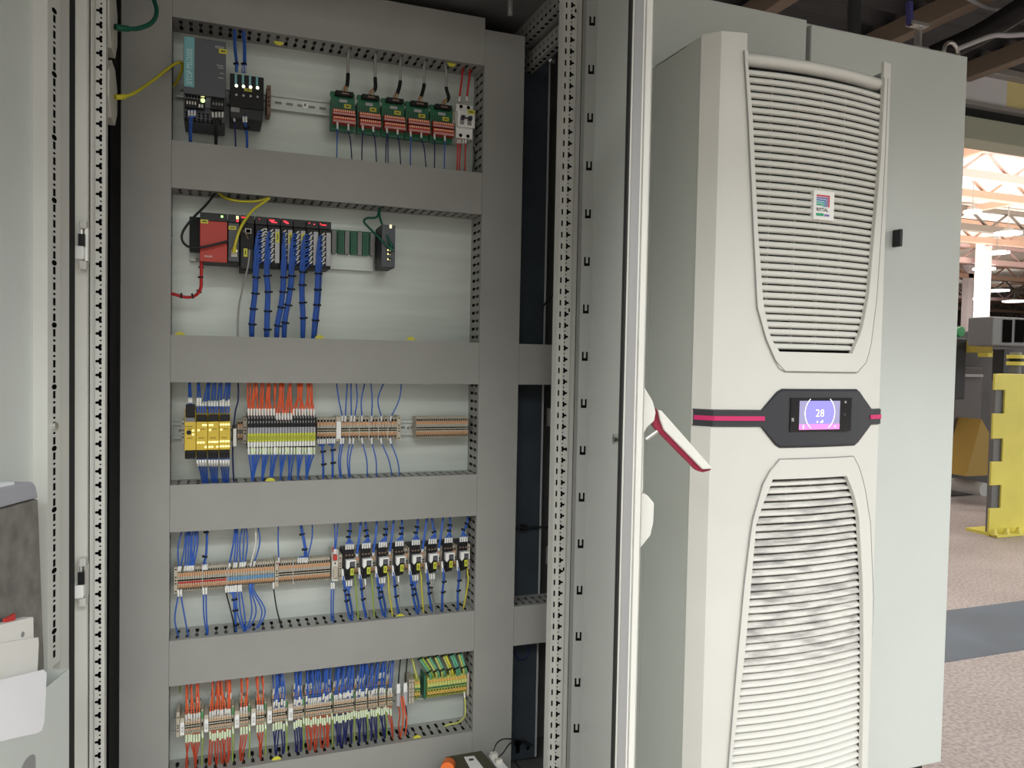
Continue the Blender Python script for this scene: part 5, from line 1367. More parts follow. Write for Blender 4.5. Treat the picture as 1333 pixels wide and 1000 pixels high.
xa = X(303.5, 570, .242); MB().box(xa, xa + .0065, .240, .2425, Z(305, 581, .242), Z(305, 558, .242)).build('marker_plate', 'white', t)
MB().tube(cutpath(path, .105, .14), .0034, 8).build('shrink_sleeve', 'charcoal', t)
# two beige terminals and end bracket left of the relays
yt = .262
z3 = (Z(315, 545, yt) + Z(315, 577, yt)) / 2; h3 = Z(315, 545, yt) - Z(315, 577, yt)
strip(X(309, 560, yt), X(316, 560, yt), 2, z3, h3 * .92, yt, 'beige terminal block of the pair left of the lime relays', 'terminal pair by the relays')
endstop(316.5, 321.5, 544, 577, .258, 'beige end bracket directly left of the lime relay row', n=5)
# slim lime relays
yf = .222
xa, xb = X(322, 560, yf), X(411, 560, yf); n = 24; w = (xb - xa) / n
zt, zb = Z(365, 540, yf), Z(365, 581.5, yf)
def slim_relay(x):
    t = thing('slim_relay', 'slim relay with lime green tag and white lever, in the row of twenty-four', 'relay', (x, .30, zb), 'slim lime tagged relays')
    g = .0006
    MB().box(x + .0002, x + w - .0002, yf + .006, .302, zb - .004, zt).build('base', 'charcoal', t)
    tb = MB().box(x + g, x + w - g, yf + .003, yf + .010, Z(365, 555, yf), zt).build('terminal_head', 'black', t)
    MB().box(x + w * .3, x + w * .7, yf + .0024, yf + .003, Z(365, 551, yf), Z(365, 548, yf)).box(x + w * .3, x + w * .7, yf + .0024, yf + .003, Z(365, 545, yf), Z(365, 542, yf)).build('clamp_holes', 'grey', tb)
    MB().box(x + g, x + w - g, yf, yf + .006, Z(365, 564, yf), Z(365, 556.5, yf)).build('relay_head', 'lilac_grey', t)
    tg = MB().box(x + g, x + w - g, yf - .001, yf + .006, Z(365, 574.5, yf), Z(365, 564, yf)).build('label_tag', 'lime_tag', t)
    MB().box(x + w * .42, x + w * .62, yf - .0013, yf - .001, Z(365, 572.5, yf), Z(365, 567, yf)).build('label_print', 'olive', tg)
    MB().box(x + g, x + w - g, yf + .001, yf + .006, zb, Z(365, 574.8, yf)).build('lever', 'white', t, bevel=.0006)
    return t
r0 = slim_relay(xa)
for i in range(1, n): dup(r0, (xa + i * w, .30, zb))
clumps = [(322, 323), (331, 333), (340, 342), (349, 351), (356, 359), (363, 365), (376, 377), (387, 391), (400, 404)]
for i in range(n):
    px = 322 + (i + .5) * 3.7
    for dbl in range(2 if i % 3 != 2 else 1):
        ci = min(range(len(clumps)), key=lambda k: abs((clumps[k][0] + clumps[k][1]) / 2 - px)); pe = clumps[ci][0] + random.random() * (clumps[ci][1] - clumps[ci][0] + 2)
        low = 5.5 if 10 <= i <= 15 else 0
        s = P(px + dbl * 1.3 - .4, 541.5 + low, yf + .004 + .004 * dbl)
        if dbl and random.random() < .5: pe += 2.5
        wire('orange wire dropping from the duct into a lime tagged slim relay', 'orange wires above the slim relays', [s, P(px + dbl * 1.2 - .4, 532 + low * .7 - dbl * 3, yf + .002), P(px + (pe - px) * .55 + random.uniform(-1.5, 1.5), 517, .238), up(3, pe, .258)],
             'w_orange', .0015, ((.001, .0165, 'sleeve'),) if not dbl else (), n=5)
cb_ = [329, 341.5, 353, 364, 376, 387, 399]
for i in range(n):
    px = 322 + (i + .5) * 3.7
    for dbl in range(2 if i % 4 == 1 else 1):
        pe = min(cb_, key=lambda c: abs(c + 4 - px - dbl)) + random.uniform(-1.5, 1.5)
        wire('blue wire hanging from a lime tagged slim relay into the duct', 'blue wires below the slim relays', [P(px + dbl, 582, yf + .008), P(px + dbl, 590, yf + .004), P(px + (pe - px) * .5, 607, .235), dn(3, pe, .26)], 'w_blue', .0015, ((.001, .017, 'sleeve_green' if i % 3 else 'sleeve'),))
# terminal strip with white marker, then a bare piece of rail, then another strip
yt = .260
zc = (Z(470, 543, yt) + Z(470, 573, yt)) / 2; h3 = Z(470, 543, yt) - Z(470, 573, yt)
strip(X(412.5, 560, yt), X(437, 560, yt), 6, zc, h3, yt, 'beige terminal block left of the white marker on the rail with lime relays', 'terminals left of the third rail marker')
marker(X(437.3, 560, yt), X(444, 560, yt), zc, h3 * 1.05, yt - .004, 'white marker card between beige terminals right of the lime relays')
segs = [(444.3, 454.5), (455.3, 467), (467.8, 480), (480.8, 492), (492.8, 504.5), (505.2, 516.5)]
for i, (pa, pb) in enumerate(segs):
    strip(X(pa, 560, yt), X(pb, 560, yt), 3, zc, h3, yt, 'beige terminal block in the wired strip right of the white marker, rail with lime relays', 'wired terminals right of the third rail marker')
    if i < 5: partition(X(pb + .1, 560, yt), zc, h3 * 1.02, yt, 'thin pale partition plate in the wired strip on the rail with lime relays')
endstop(517, 521.5, 542, 573, .257, 'beige end bracket closing the wired strip, left of the bare rail', n=5)
ys_ = .262
strip(X(542, 557, yt), X(609.5, 557, yt), 27, zc, h3, yt, 'unwired beige terminal block in the separate strip at the right end, rail with lime relays', 'bare terminals at the right end of the third rail')
g = 'blue wires of the beige strip beside the lime relays'
wk = 'blue wire rising from the beige terminals beside the lime relays, '
for px, pe, bend, nm in ((445, 437, 0, 'first from the left'), (449, 452.5, 0, 'second from the left'), (457, 457, 0, 'third from the left'), (461, 463, 3, 'fourth from the left'), (470.5, 476.5, -3, 'fifth from the left'), (483, 482, 2, 'sixth from the left'), (496, 502, -7, 'seventh, bulging left'), (508.5, 523, 4, 'rightmost')):
    wire(wk + nm, g, [P(px, 549.5, yt - .001), P(px + .6, 543, yt - .004), P((px + pe) / 2 + bend, 520, .25), up(3, pe, .26)], 'w_blue', .0014)
bundle('tied blue bundle hanging left of the white marker, nearest the relays', g, [P(414 + 3 * k, 571, yt) for k in range(4)], [P(419.5, 582, .245), P(420.5, 600, .248), dn(3, 421, .26)], 'w_blue', .0015, .0022, [(419.5, 588, .245), (421, 605, .245)], sl=(.001, .014, 'sleeve'))
bundle('tied blue bundle hanging left of the white marker, nearer the marker', g, [P(426.5 + 3 * k, 570.5, yt) for k in range(4)], [P(432.5, 581, .245), P(433, 600, .248), dn(3, 433, .26)], 'w_blue', .0015, .0022, [(432.5, 586, .245), (433.5, 603, .245)], sl=(.001, .014, 'sleeve'))
wk = 'blue wire hanging from the beige terminals beside the lime relays, '
for px, pe, nm in ((444, 443.5, 'first right of the marker'), (447, 445, 'second right of the marker'), (455.5, 455, 'third right of the marker'), (460, 456, 'fourth right of the marker'), (471, 478, 'fifth right of the marker'), (483.3, 490, 'sixth right of the marker'), (496, 511, 'seventh right of the marker'), (508, 521, 'last on the right')):
    wire(wk + nm, g, [P(px, 569.5, yt), P(px + (1 if pe > px else -.5), 577, yt - .005), P((px + pe) / 2 + (3 if pe > px + 3 else -3), 600, .245), dn(3, pe, .26)], 'w_blue', .0014)

# ================================================================== ROW 4
yt = .256
zc = (Z(255, 738, yt) + Z(255, 771, yt)) / 2; h4 = (Z(255, 738, yt) - Z(255, 771, yt)) * .98
def X4(px): return X(px, 752 - (px - 255) * .095, yt)
endstop(226.5, 231, 739, 773, .253, 'beige end bracket at the left end of the strip with red jumper', n=5)
strip(X4(231.3), X4(263), 10, zc, h4, yt, 'beige terminal block with red jumper, in the first section from the left', 'red jumpered terminals, first section', 'red')
partition(X4(263.2), zc, h4, yt, 'pale partition plate between the two red jumpered sections')
strip(X4(264.2), X4(295), 10, zc, h4, yt, 'beige terminal block with red jumper, in the second section', 'red jumpered terminals, second section', 'red')
partition(X4(295.2), zc, h4 * 1.04, yt, 'pale partition plate between red and blue jumpered terminals')
strip(X4(296.2), X4(357.5), 19, zc, h4, yt, 'beige terminal block with light blue jumper', 'blue jumpered terminals', 'blue')
a = atY(357.8, 741, .252); 
t = thing('end_bracket', 'beige end bracket closing the blue jumpered terminals', 'end bracket', (X4(357.8), .30, zc - h4 / 2), 'rail end brackets')
MB().box(X4(357.8), X4(362.5), .252, .303, zc - h4 * .55, zc + h4 * .55).build('bracket_body', 'beige', t, bevel=.0008)
mb = MB(); [mb.cyl(((X4(357.8) + X4(362.5)) / 2, .2516, zc + h4 * f), ((X4(357.8) + X4(362.5)) / 2, .252, zc + h4 * f), .0017, 8) for f in (-.3, -.1, .02, .12, .42)]; mb.build('bracket_holes', 'hole', t)
strip(X4(363), X4(381), 6, zc, h4, yt, 'unjumpered beige terminal block just right of the middle end bracket, relay rail', 'plain terminals beside the middle bracket')
partition(X4(381.2), zc, h4, yt, 'pale partition plate in the unjumpered terminals of the relay rail')
strip(X4(382.2), X4(430), 16, zc, h4, yt, 'unjumpered beige terminal block in the long section left of the relays', 'plain terminals left of the relays')
# fuse terminal with red plug
x0, x1 = X4(431.5), X4(440)
t = thing('fuse_holder', 'beige fuse holder with red plug and two blue wires, left of the relays', 'fuse holder', (x0, .30, zc - h4 / 2))
MB().box(x0, x1, .250, .303, zc - h4 * .5, zc + h4 * .85).build('housing', 'ivory', t, bevel=.001)
MB().box(x0 + .003, x1 - .002, .242, .250, zc - h4 * .33, zc + h4 * .12).build('lever', 'beige', t, bevel=.0015)
MB().box(x0 + .002, x1 - .004, .240, .250, zc + h4 * .44, zc + h4 * .66).build('plug', 'red', t, bevel=.001)
MB().box(x0 + .001, x0 + .005, .246, .252, zc + h4 * .78, zc + h4 * .95).build('clamp_plug', 'red', t)
c = Vector(((x0 + x1) / 2, .2496, zc + h4 * .27)); MB().cyl(c, c + Vector((0, .0004, 0)), .002, 10).build('clamp_hole', 'hole', t)
t = thing('end_bracket', 'beige end bracket between the red plug fuse holder and the relays', 'end bracket', (X4(440.6), .30, zc - h4 / 2), 'rail end brackets')
MB().box(X4(440.6), X4(445), .252, .303, zc - h4 * .5, zc + h4 * .62).build('bracket_body', 'beige', t, bevel=.0008)
mb = MB(); xx = (X4(440.6) + X4(445)) / 2; [mb.cyl((xx, .2516, zc + h4 * f), (xx, .252, zc + h4 * f), .0017, 8) for f in (-.3, .02, .12, .24, .46)]; mb.build('bracket_holes', 'hole', t)
g = 'blue wires above the jumpered terminals'
zt4 = zc + h4 * .36
def T4(px, dz=0): return Vector((X4(px), yt + .001, zt4 + dz))
def B4(px): return Vector((X4(px), yt + .002, zc - h4 * .36))
def v4(label, g, px, pe, bend=0, col='w_blue', r=.0014, sl=((.0005, .015, 'sleeve'),), lift=.010):
    a = T4(px); b = a + Vector((.001 * (1 if pe > px else -1), -.005, lift)); e = up(4, pe, .262)
    m_ = (b + e) / 2 + Vector((bend * .0016, -.006, 0))
    return wire(label, g, [a, b, m_, e], col, r, sl)
for px, pe, bd in ((232, 240, -4), (234.5, 242, 2), (240, 245, 0), (243, 246, 1), (245.5, 247, 2), (249, 252, -1), (250, 254, 1), (251, 257, 3), (247, 256, 2)):
    v4('blue wire rising from the leftmost red jumpered terminals', g, px, pe, bd)
bundle('tied bundle of three blue wires above the red jumpered terminals', g, [T4(264 + k * 2.6) for k in range(3)], [T4(266, .018) + Vector((0, -.006, 0)), T4(268.5, .04) + Vector((0, -.006, 0)), up(4, 270, .262)], 'w_blue', .0015, .0018, [(266, 725, .25), (270, 694, .25)], sl=(.0005, .014, 'sleeve'))
v4('blue wire rising at the far left edge of the light blue jumpered terminals', g, 298, 307, 1, r=.0018)
for px, pe, bd in ((304, 308.5, 0), (307, 309, 1), (312, 317.5, -3), (315, 318.5, 0), (318, 319.5, 3)): v4('blue wire rising from the left half of the light blue jumpered terminals', g, px, pe, bd)
v4('single white wire rising among blue ones from the light blue jumpered terminals', 'odd coloured wires of the relay rail', 326, 331, 4, 'w_white', .0016, ((.0005, .012, 'sleeve'),))
v4('blue wire rising right beside the single white wire', g, 330.5, 333.5, 6)
v4('single blue wire rising beside the middle end bracket on the relay rail', g, 362, 362.5, -1, sl=((.0005, .006, 'w_red'), (.008, .020, 'sleeve'),))
bundle('tied blue bundle slanting down to the unjumpered terminals', g, [T4(388 + k * 3) for k in range(5)], [T4(397.5, .018) + Vector((0, -.006, 0)), T4(396.5, .04) + Vector((0, -.008, 0)), up(4, 390, .262)], 'w_blue', .0015, .0026, [(397, 715, .25), (393, 696, .25)], sl=(.0005, .014, 'sleeve'))
v4('single blue wire leaning right away from the tied slanting bundle', g, 399, 406, 3)
for px, pe, nm in ((434, 433.5, 'left'), (435.5, 439.5, 'right')): wire('blue wire entering the red plugged fuse holder, %s one of two' % nm, 'wires of the fuse holder', [Vector((X4(px), .243, zc + h4 * .70)), Vector((X4(px + .5), .242, zc + h4 * 1.1)), Vector((X4((px + pe) / 2 + 1), .25, zc + h4 * 1.7)), up(4, pe, .262)], 'w_blue', .0014, ((.0005, .012, 'sleeve'),))
for px, pe, nm in ((431.5, 431.5, 'left'), (434.5, 434, 'right')): wire('blue wire leaving the red plugged fuse holder downwards, %s one of two' % nm, 'wires of the fuse holder', [Vector((X4(px), .255, zc - h4 * .5)), Vector((X4(px), .25, zc - h4 * .75)), P((px + pe) / 2 - .5, 785, .25), dn(4, pe, .262)], 'w_blue', .0014, ((.004, .018, 'sleeve'),))
g = 'blue wires below the jumpered terminals'
def d4(label, g, px, pe, bend=0, col='w_blue', r=.0014, sl=((.0005, .015, 'sleeve'),)):
    a = B4(px); b = a + Vector((0, -.004, -.014)); e = dn(4, pe, .262)
    return wire(label, g, [a, b, (b + e) / 2 + Vector((bend * .0016, -.006, 0)), e], col, r, sl)
d4('blue wire below the first red section, left one of the pair', g, 232, 234, -5); d4('blue wire below the first red section, right one of the pair', g, 236, 246, 0)
d4('blue wire below the second red section, left one of the pair', g, 265, 270.5, -2); d4('blue wire below the second red section, right one of the pair', g, 268.5, 271.5, -1)
d4('black wire joining the tied blue bundle under the light blue jumper', 'odd coloured wires of the relay rail', 294.5, 307, 1, 'w_black')
bundle('tied blue bundle under the left end of the light blue jumper', g, [B4(297 + k * 3.0) for k in range(4)], [B4(304) + Vector((0, -.006, -.022)), P(305.5, 795, .25), dn(4, 307.5, .262)], 'w_blue', .0015, .0024, [(304, 781, .25), (305.5, 795, .25), (307, 815, .25)], sl=(.0005, .015, 'sleeve'))
for px, pe, bd in ((307.5, 319, -4), (311, 319.5, -2), (314, 320.5, 1)): d4('blue wire below the middle of the light blue jumper', g, px, pe, bd)
for px, pe, bd in ((325, 319, 6), (326.5, 321, 10)): d4('unmarked blue wire looping below the light blue jumper toward the left', g, px, pe, bd, sl=())
for px, pe, bd in ((328, 331, 12), (330.5, 333, 14)): d4('unmarked blue wire bulging right below the light blue jumper', g, px, pe, bd, sl=())
d4('single black wire under the middle end bracket of the relay rail', 'odd coloured wires of the relay rail', 356.5, 368, -2, 'w_black')
# eight relays
RX = [457.7, 479.3, 500.9, 522.5, 544, 565.6, 586.4, 606]
ynm = ['first', 'second', 'third', 'fourth', 'fifth', 'sixth', 'seventh', 'eighth']
yr = .232
ztg = Z(457.7, 744.5, yr)     # tag centre height, same for all
S = 1.72e-3 * 1.0             # metres per photo pixel at the relays
def relay(xc, label):
    t = thing('plug_relay', label, 'relay', (xc, .30, ztg - .022), 'black plug-in relays')
    MB().box(xc - .0175, xc + .0075, yr + .012, .302, ztg - .020, ztg + .046).build('socket_base', 'charcoal', t, bevel=.001)
    MB().box(xc - .0165, xc - .002, yr + .006, yr + .013, ztg - .020, ztg - .008).build('lower_terminals', 'black', t)
    MB().box(xc - .0165, xc + .007, yr + .010, yr + .016, ztg + .030, ztg + .056).build('upper_terminals', 'black', t, bevel=.001)
    mb = MB()
    for k in range(3): mb.cyl((xc - .011 + k * .007, yr + .0095, ztg + .037), (xc - .011 + k * .007, yr + .010, ztg + .037), .0022, 8)
    mb.build('terminal_screws', 'brown', t)
    MB().box(xc - .009, xc + .0055, yr, yr + .012, ztg - .013, ztg + .024).build('relay_body', 'black', t, bevel=.001)
    prof = [(xc - .013, ztg + .028), (xc - .004, ztg + .028), (xc - .0045, ztg + .012), (xc - .010, ztg + .006), (xc - .013, ztg + .010)]
    lv = MB().prism(prof, lambda a, b, q: (a, q, b), yr - .003, yr + .010).build('ejector_lever', 'white', t, bevel=.0008)
    MB().box(xc - .0045, xc + .0095, yr - .004, yr + .010, ztg + .0245, ztg + .0285).box(xc + .0075, xc + .0095, yr - .004, yr + .010, ztg + .010, ztg + .0245).build('lever_bow', 'white', lv, bevel=.0006)
    MB().box(xc - .002, xc + .006, yr - .0008, yr, ztg + .012, ztg + .022).build('test_window', 'slate', t)
    tagplate(xc - .0030, xc + .0048, ztg - .008, ztg + .008, yr - .0004, t, 'lime_tag', True)
    return t
def X4r(px): return X(px, 742 - (px - 457) * .07, yr)
rel = [X4r(px) for px in RX]
r0 = relay(rel[0], 'black plug-in relay with white lever and lime tag, first of eight from the left')
for i in range(1, 8): dup(r0, (rel[i], .30, ztg - .022), 'black plug-in relay with white lever and lime tag, %s of eight from the left' % ynm[i])
z4c = zc
for i in range(8):
    xa = rel[i] + .0085
    if i < 7: strip(xa, xa + .0115, 2, ztg - .001 + .012, .058, .252, 'beige terminal block beside the %s black relay from the left' % ynm[i], 'terminals beside the black relays')
    xe = xa + .0120
    t = thing('end_bracket', 'beige end bracket right of the %s black relay from the left' % ynm[i], 'end bracket', (xe if i < 7 else xa, .30, ztg - .02), 'end brackets between the relays')
    xs_, xw_ = (xe, .0035) if i < 7 else (xa + .001, .0075)
    MB().box(xs_, xs_ + xw_, .250, .303, ztg - .021, ztg + .042).build('bracket_body', 'beige', t, bevel=.0006)
    mb = MB(); [mb.cyl((xs_ + xw_ / 2, .2496, ztg + f), (xs_ + xw_ / 2, .250, ztg + f), min(.0016, xw_ * .3), 8) for f in (-.012, .006, .011, .016, .034)]; mb.build('bracket_holes', 'hole', t)
toppx = [456, 474.5, 502, 522.5, 543.5, 560, 585, 610]
tie_t = [[684, 702], [692, 707], [694, 702], [689, 702], [690, 702], [692], [688, 699], [684, 697]]
tox = [-4, -1, 1, 0, -3, 0, -2, -4]
for i in range(8):
    xc = rel[i]
    st = [Vector((xc - .013 + k * .0055, yr + .004, ztg + .052)) for k in range(4)]
    j = Vector((xc + tox[i] * S, yr + .002, ztg + .079)); k2 = Vector((j.x * .5 + up(4, toppx[i]).x * .5, .245, ztg + .092))
    T = bundle('tied blue bundle fanning into the top of the %s black relay from the left' % ynm[i], 'blue bundles above the black relays', st, [j, k2, up(4, toppx[i], .26)], 'w_blue', .0015, .0024, [], sl=(.0005, .013, 'sleeve'))
    pth = [j, k2, up(4, toppx[i], .26)]
    for f in (0.0, .9)[:len(tie_t[i])]: ring(pth[0].lerp(pth[1], .1 + f), pth[1] - pth[0], .0045, .0032, T)
for i, (pxt, pxb) in {0: (470, 465.5), 1: (490.5, 488), 2: (513, 509), 4: (556.5, 553), 5: (577.5, 575)}.items():
    xb_ = rel[i] + .0135
    for k in range(2): wire('blue wire running straight down beside the %s black relay from the left' % ynm[i], 'straight blue wires beside the relays', [Vector((xb_ + k * .002, .249, ztg + .030)), Vector((xb_ + k * .002, .243, ztg + .045)), Vector((xb_ + .004 + k * .002, .243, ztg + .075)), up(4, pxt + k, .262)], 'w_blue', .0016, ((.0005, .010, 'sleeve'),))
botpx = [(456.5, 815), (477.5, 815), (500, 805), (520, 805), (543.5, 800), (563, 798), (575.5, 797), (596, 795)]
for i in range(8):
    xc = rel[i]; e = dn(4, botpx[i][0], .262)
    st = [Vector((xc - .0205 + .001 * k, yr + .003, ztg + .008 - .012 * k)) for k in range(2)]
    j = Vector((xc - .0165, yr - .002, ztg - .030)); k2 = j.lerp(e, .5) + Vector((-.002, 0, 0))
    pth = [j, k2, e]
    T = bundle('tied blue bundle passing left of and below the %s black relay from the left' % ynm[i], 'blue bundles below the black relays', st + [s + Vector((.001, .002, -.004)) for s in st], [Vector((xc - .0195, yr - .002, ztg - .012)), j, k2, e], 'w_blue', .0015, .0026, [], sl=(.0005, .014, 'sleeve'))
    for f in (.25, .8): ring(j.lerp(k2, f), k2 - j, .0044, .0032, T)
    if i in (0, 2, 4, 5):
        st = [Vector((xc - .011 + k * .006, yr + .006, ztg - .021)) for k in range(3)]
        q = Vector((xc - .006, yr + .002, ztg - .050))
        wcol = 'w_blue' if i != 5 else 'w_grey'
        T = bundle('tied bundle of three sleeved wires right under the %s black relay from the left' % ynm[i], 'blue bundles below the black relays', st, [q, e + Vector((.003, .004, .03)), e + Vector((.004, 0, 0))], wcol, .0015, .0022, [], sl=(.0005, .014, 'sleeve'))
        ring(q + Vector((0, 0, -.004)), EZ, .0042, .0032, T)
    elif i in (1, 3):
        wire('grey wire hanging right under the %s black relay from the left' % ynm[i], 'odd wires below the black relays', [Vector((xc - .006, yr + .006, ztg - .021)), Vector((xc - .006, yr, ztg - .035)), Vector((xc - .004, .24, ztg - .06)), e + Vector((.004, .002, 0))], 'w_grey', .0014, ((.0005, .014, 'sleeve'),))
gyp = {0: (467, 'w_gy'), 1: (487.5, 'w_gy'), 2: (511.5, 'w_yellow'), 4: (551.5, 'w_yellow'), 7: (602, 'w_yellow')}
mat('w_gy', (.30, .42, .06), .5)
for i, (pe, c) in gyp.items():
    x = rel[i] + .0105 if i < 7 else rel[i] + .0085
    wire('%s earth wire hanging beside the %s black relay from the left' % ('green and yellow' if c == 'w_gy' else 'yellow', ynm[i]), 'earth wires of the relays', [Vector((x, .252, ztg - .012)), Vector((x + .002, .246, ztg - .03)), Vector((x + .003, .245, ztg - .055)), dn(4, pe, .262)], c, .0017, ())

# ================================================================== ROW 5
yt = .250; hF = .036; hA = .062
z5 = Z(250, 958, yt)             # bottom of the front tier
def X5(px): return X(px, 945 - (px - 240) * .088, yt)
mat('sep_green', (.10, .30, .12), .5)
zc5 = z5 + hA / 2
t = thing('end_bracket', 'beige end bracket at the left end of the lowest rail', 'end bracket', (X5(229.5), .30, z5), 'rail end brackets')
MB().box(X5(229.5), X5(233.8), .247, .303, z5 + .002, z5 + .058).build('bracket_body', 'beige', t, bevel=.0008)
mb = MB(); xx = (X5(229.5) + X5(233.8)) / 2; [mb.cyl((xx, .2466, z5 + f), (xx, .247, z5 + f), .0017, 8) for f in (.016, .023, .028, .046)]; mb.build('bracket_holes', 'hole', t)
G5 = [('M', 234.2, 240.3, 'X10', 'first white marker card from the left, before the leftmost orange wires'),
      ('T', 240.7, 261, 6, 'orange', 'rust', 'first orange-wired group from the left'), ('S', 261.4, 265),
      ('M', 265.5, 271.5, 'X11', 'second white marker card from the left, before the widest orange group'),
      ('T', 272, 301, 9, 'orange', 'rust', 'second and widest orange-wired group'), ('S', 301.4, 304.8),
      ('M', 305.3, 311.7, 'X12', 'third white marker card from the left, in the orange part'),
      ('T', 312.2, 323, 3, 'orange', 'rust', 'third orange-wired group from the left'), ('S', 323.4, 326),
      ('M', 326.8, 333, 'X13', 'fourth white marker card, before the last orange group'),
      ('T', 333.5, 344, 3, 'orange', 'rust', 'fourth orange-wired group, next to the blue wires'), ('S', 344.4, 347),
      ('M', 347.6, 354, 'X14', 'fifth white marker card, before the first blue group'),
      ('T', 354.5, 371.5, 5, 'blue', 'navy', 'first blue-wired group from the left'), ('S', 371.9, 374.6),
      ('M', 375, 381.5, 'X15', 'sixth white marker card, before the second blue group'),
      ('T', 382, 393.5, 4, 'blue', 'navy', 'second blue-wired group from the left'), ('S', 394, 397),
      ('T', 397.6, 431, 11, 'blue', 'rust', 'wide group blue above and orange below'), ('S', 431.4, 434),
      ('T', 434.5, 460, 9, 'blue', 'navy', 'wide blue group right of the middle'), ('S', 460.3, 462.6),
      ('T', 463, 477.5, 5, 'blue', 'navy', 'short blue group with bunched pale sleeves'), ('S', 477.8, 478.9),
      ('T', 479.3, 491.5, 4, 'blue', 'navy', 'blue group third from the grey connectors'), ('S', 491.8, 493),
      ('T', 493.4, 502, 3, 'blue', 'navy', 'blue group second from the grey connectors'), ('S', 502.3, 503.8),
      ('T', 504.2, 511, 2, 'blue', 'rust', 'two blocks next to the grey connectors')]
seq = 0
def groupwires(pa, pb, n, ct, cb, who, idx):
    col_t = 'w_orange' if ct == 'orange' else 'w_blue'; nt = 'orange' if ct == 'orange' else 'blue'
    col_b = 'w_rust' if cb == 'rust' else 'w_navy'; nb = 'orange' if cb == 'rust' else 'dark blue'
    zf = z5 + hA * .58; zr = z5 + hA * .95
    lean = 0 if pa < 430 else 4
    cn = max(1, round(n / 2))
    tops_ = [pa + (pb - pa) * (k + .5) / cn + lean for k in range(cn)]
    for i in range(n):
        px = pa + (pb - pa) * (i + .5) / n
        pe = min(tops_, key=lambda c: abs(c - lean - px)) + random.uniform(-2.6, 2.6)
        for tier in range(2 if (ct == 'blue' or i % 2 == 0) else 1):
            y0 = yt + .004 if tier == 0 else yt + .026
            z0 = zf if tier == 0 else zr
            if tier: pe += random.uniform(-1, 1.5)
            sl_ = random.choice((0, 0, .003, .007)) * (1 if ct == 'blue' or tier else .3)
            a = Vector((X5(px) + tier * .0012, y0, z0)); b = a + Vector((random.uniform(-.001, .001), -.004 + .002 * tier, .014)); e = Vector((X(pe, 870, .262 + tier * .012), .262 + tier * .015, RT[5] + .012))
            m_ = (b + e) / 2 + Vector((random.uniform(-.004, .004), -.003 + random.uniform(-.004, .002), 0))
            wire('%s wire rising from the lowest rail, %s' % (nt, who), '%s wires above the lowest rail' % nt, [a, b, m_, e], col_t, .0014, ((.0005 + sl_, .0145 + sl_, 'sleeve'),), n=4, sides=5)
    cn = max(1, round(n / 2.5)); sh = -3.5 if pa < 330 else (1 if pa < 480 else 3)
    bots_ = [pa + (pb - pa) * (k + .5) / cn + sh * (1 if k == 0 else .3) for k in range(cn)]
    for i in range(n):
        px = pa + (pb - pa) * (i + .5) / n
        pe = min(bots_, key=lambda c: abs(c - px)) + random.uniform(-.8, .8)
        sl_ = random.choice((0, 0, .002, .005))
        a = Vector((X5(px), yt + .006, z5 + .002)); b = a + Vector((0, -.005, -.018)); e = dn(5, pe, .268, .014)
        m_ = (b + e) / 2 + Vector((random.uniform(-.004, .004), -.006 + random.uniform(-.004, .003), 0))
        wire('%s wire below the lowest rail, %s' % (nb, who), '%s wires below the lowest rail' % nb, [a, b, m_, e], col_b, .0016, ((.0005 + sl_, .0165 + sl_, 'sleeve_green'),), n=4, sides=5)
k = 0
for g_ in G5:
    if g_[0] == 'M': marker(X5(g_[1]), X5(g_[2]), z5 + .022, .040, yt - .004, g_[4], g_[3])
    elif g_[0] == 'S':
        k += 1
        t = thing('earth_terminal', 'thin green separator terminal on the lowest rail, number %s from the left' % ['one', 'two', 'three', 'four', 'five', 'six', 'seven', 'eight', 'nine', 'ten', 'eleven', 'twelve'][k - 1], 'terminal block', (X5(g_[1]), .30, z5), 'green separator terminals')
        xa, xb = X5(g_[1]), X5(g_[2])
        MB().box(xa, xb, yt + .012, .303, z5 + .002, z5 + .050).build('block_body', 'beige', t)
        MB().box(xa + .0004, xb - .0004, yt + .009, yt + .012, z5 + .032, z5 + .047).build('clamp_lever', 'sep_green', t)
        if xb - xa > .004: 
            c = Vector(((xa + xb) / 2, yt + .0116, z5 + .016)); MB().box(c.x - .0016, c.x + .0016, c.y, c.y + .0004, c.z - .003, c.z + .006).build('clamp_hole', 'hole', t)
        wire('thin green and yellow wire under the green separator, number %s from the left' % ['one', 'two', 'three', 'four', 'five', 'six', 'seven', 'eight', 'nine', 'ten', 'eleven', 'twelve'][k - 1], 'thin earth wires of the lowest rail', [Vector(((xa + xb) / 2, yt + .012, z5 + .004)), Vector(((xa + xb) / 2 + .001, yt + .004, z5 - .02)), dn(5, g_[1] + 1, .27)], 'w_gy', .0014, ((.001, .016, 'sleeve_green'),))
    else:
        strip(X5(g_[1]), X5(g_[2]), g_[3], zc5, hA, yt, 'beige two-level terminal block, ' + g_[6], 'terminals of the lowest rail, ' + g_[6], 'two')
        groupwires(g_[1], g_[2], g_[3], g_[4], g_[5], g_[6], k)
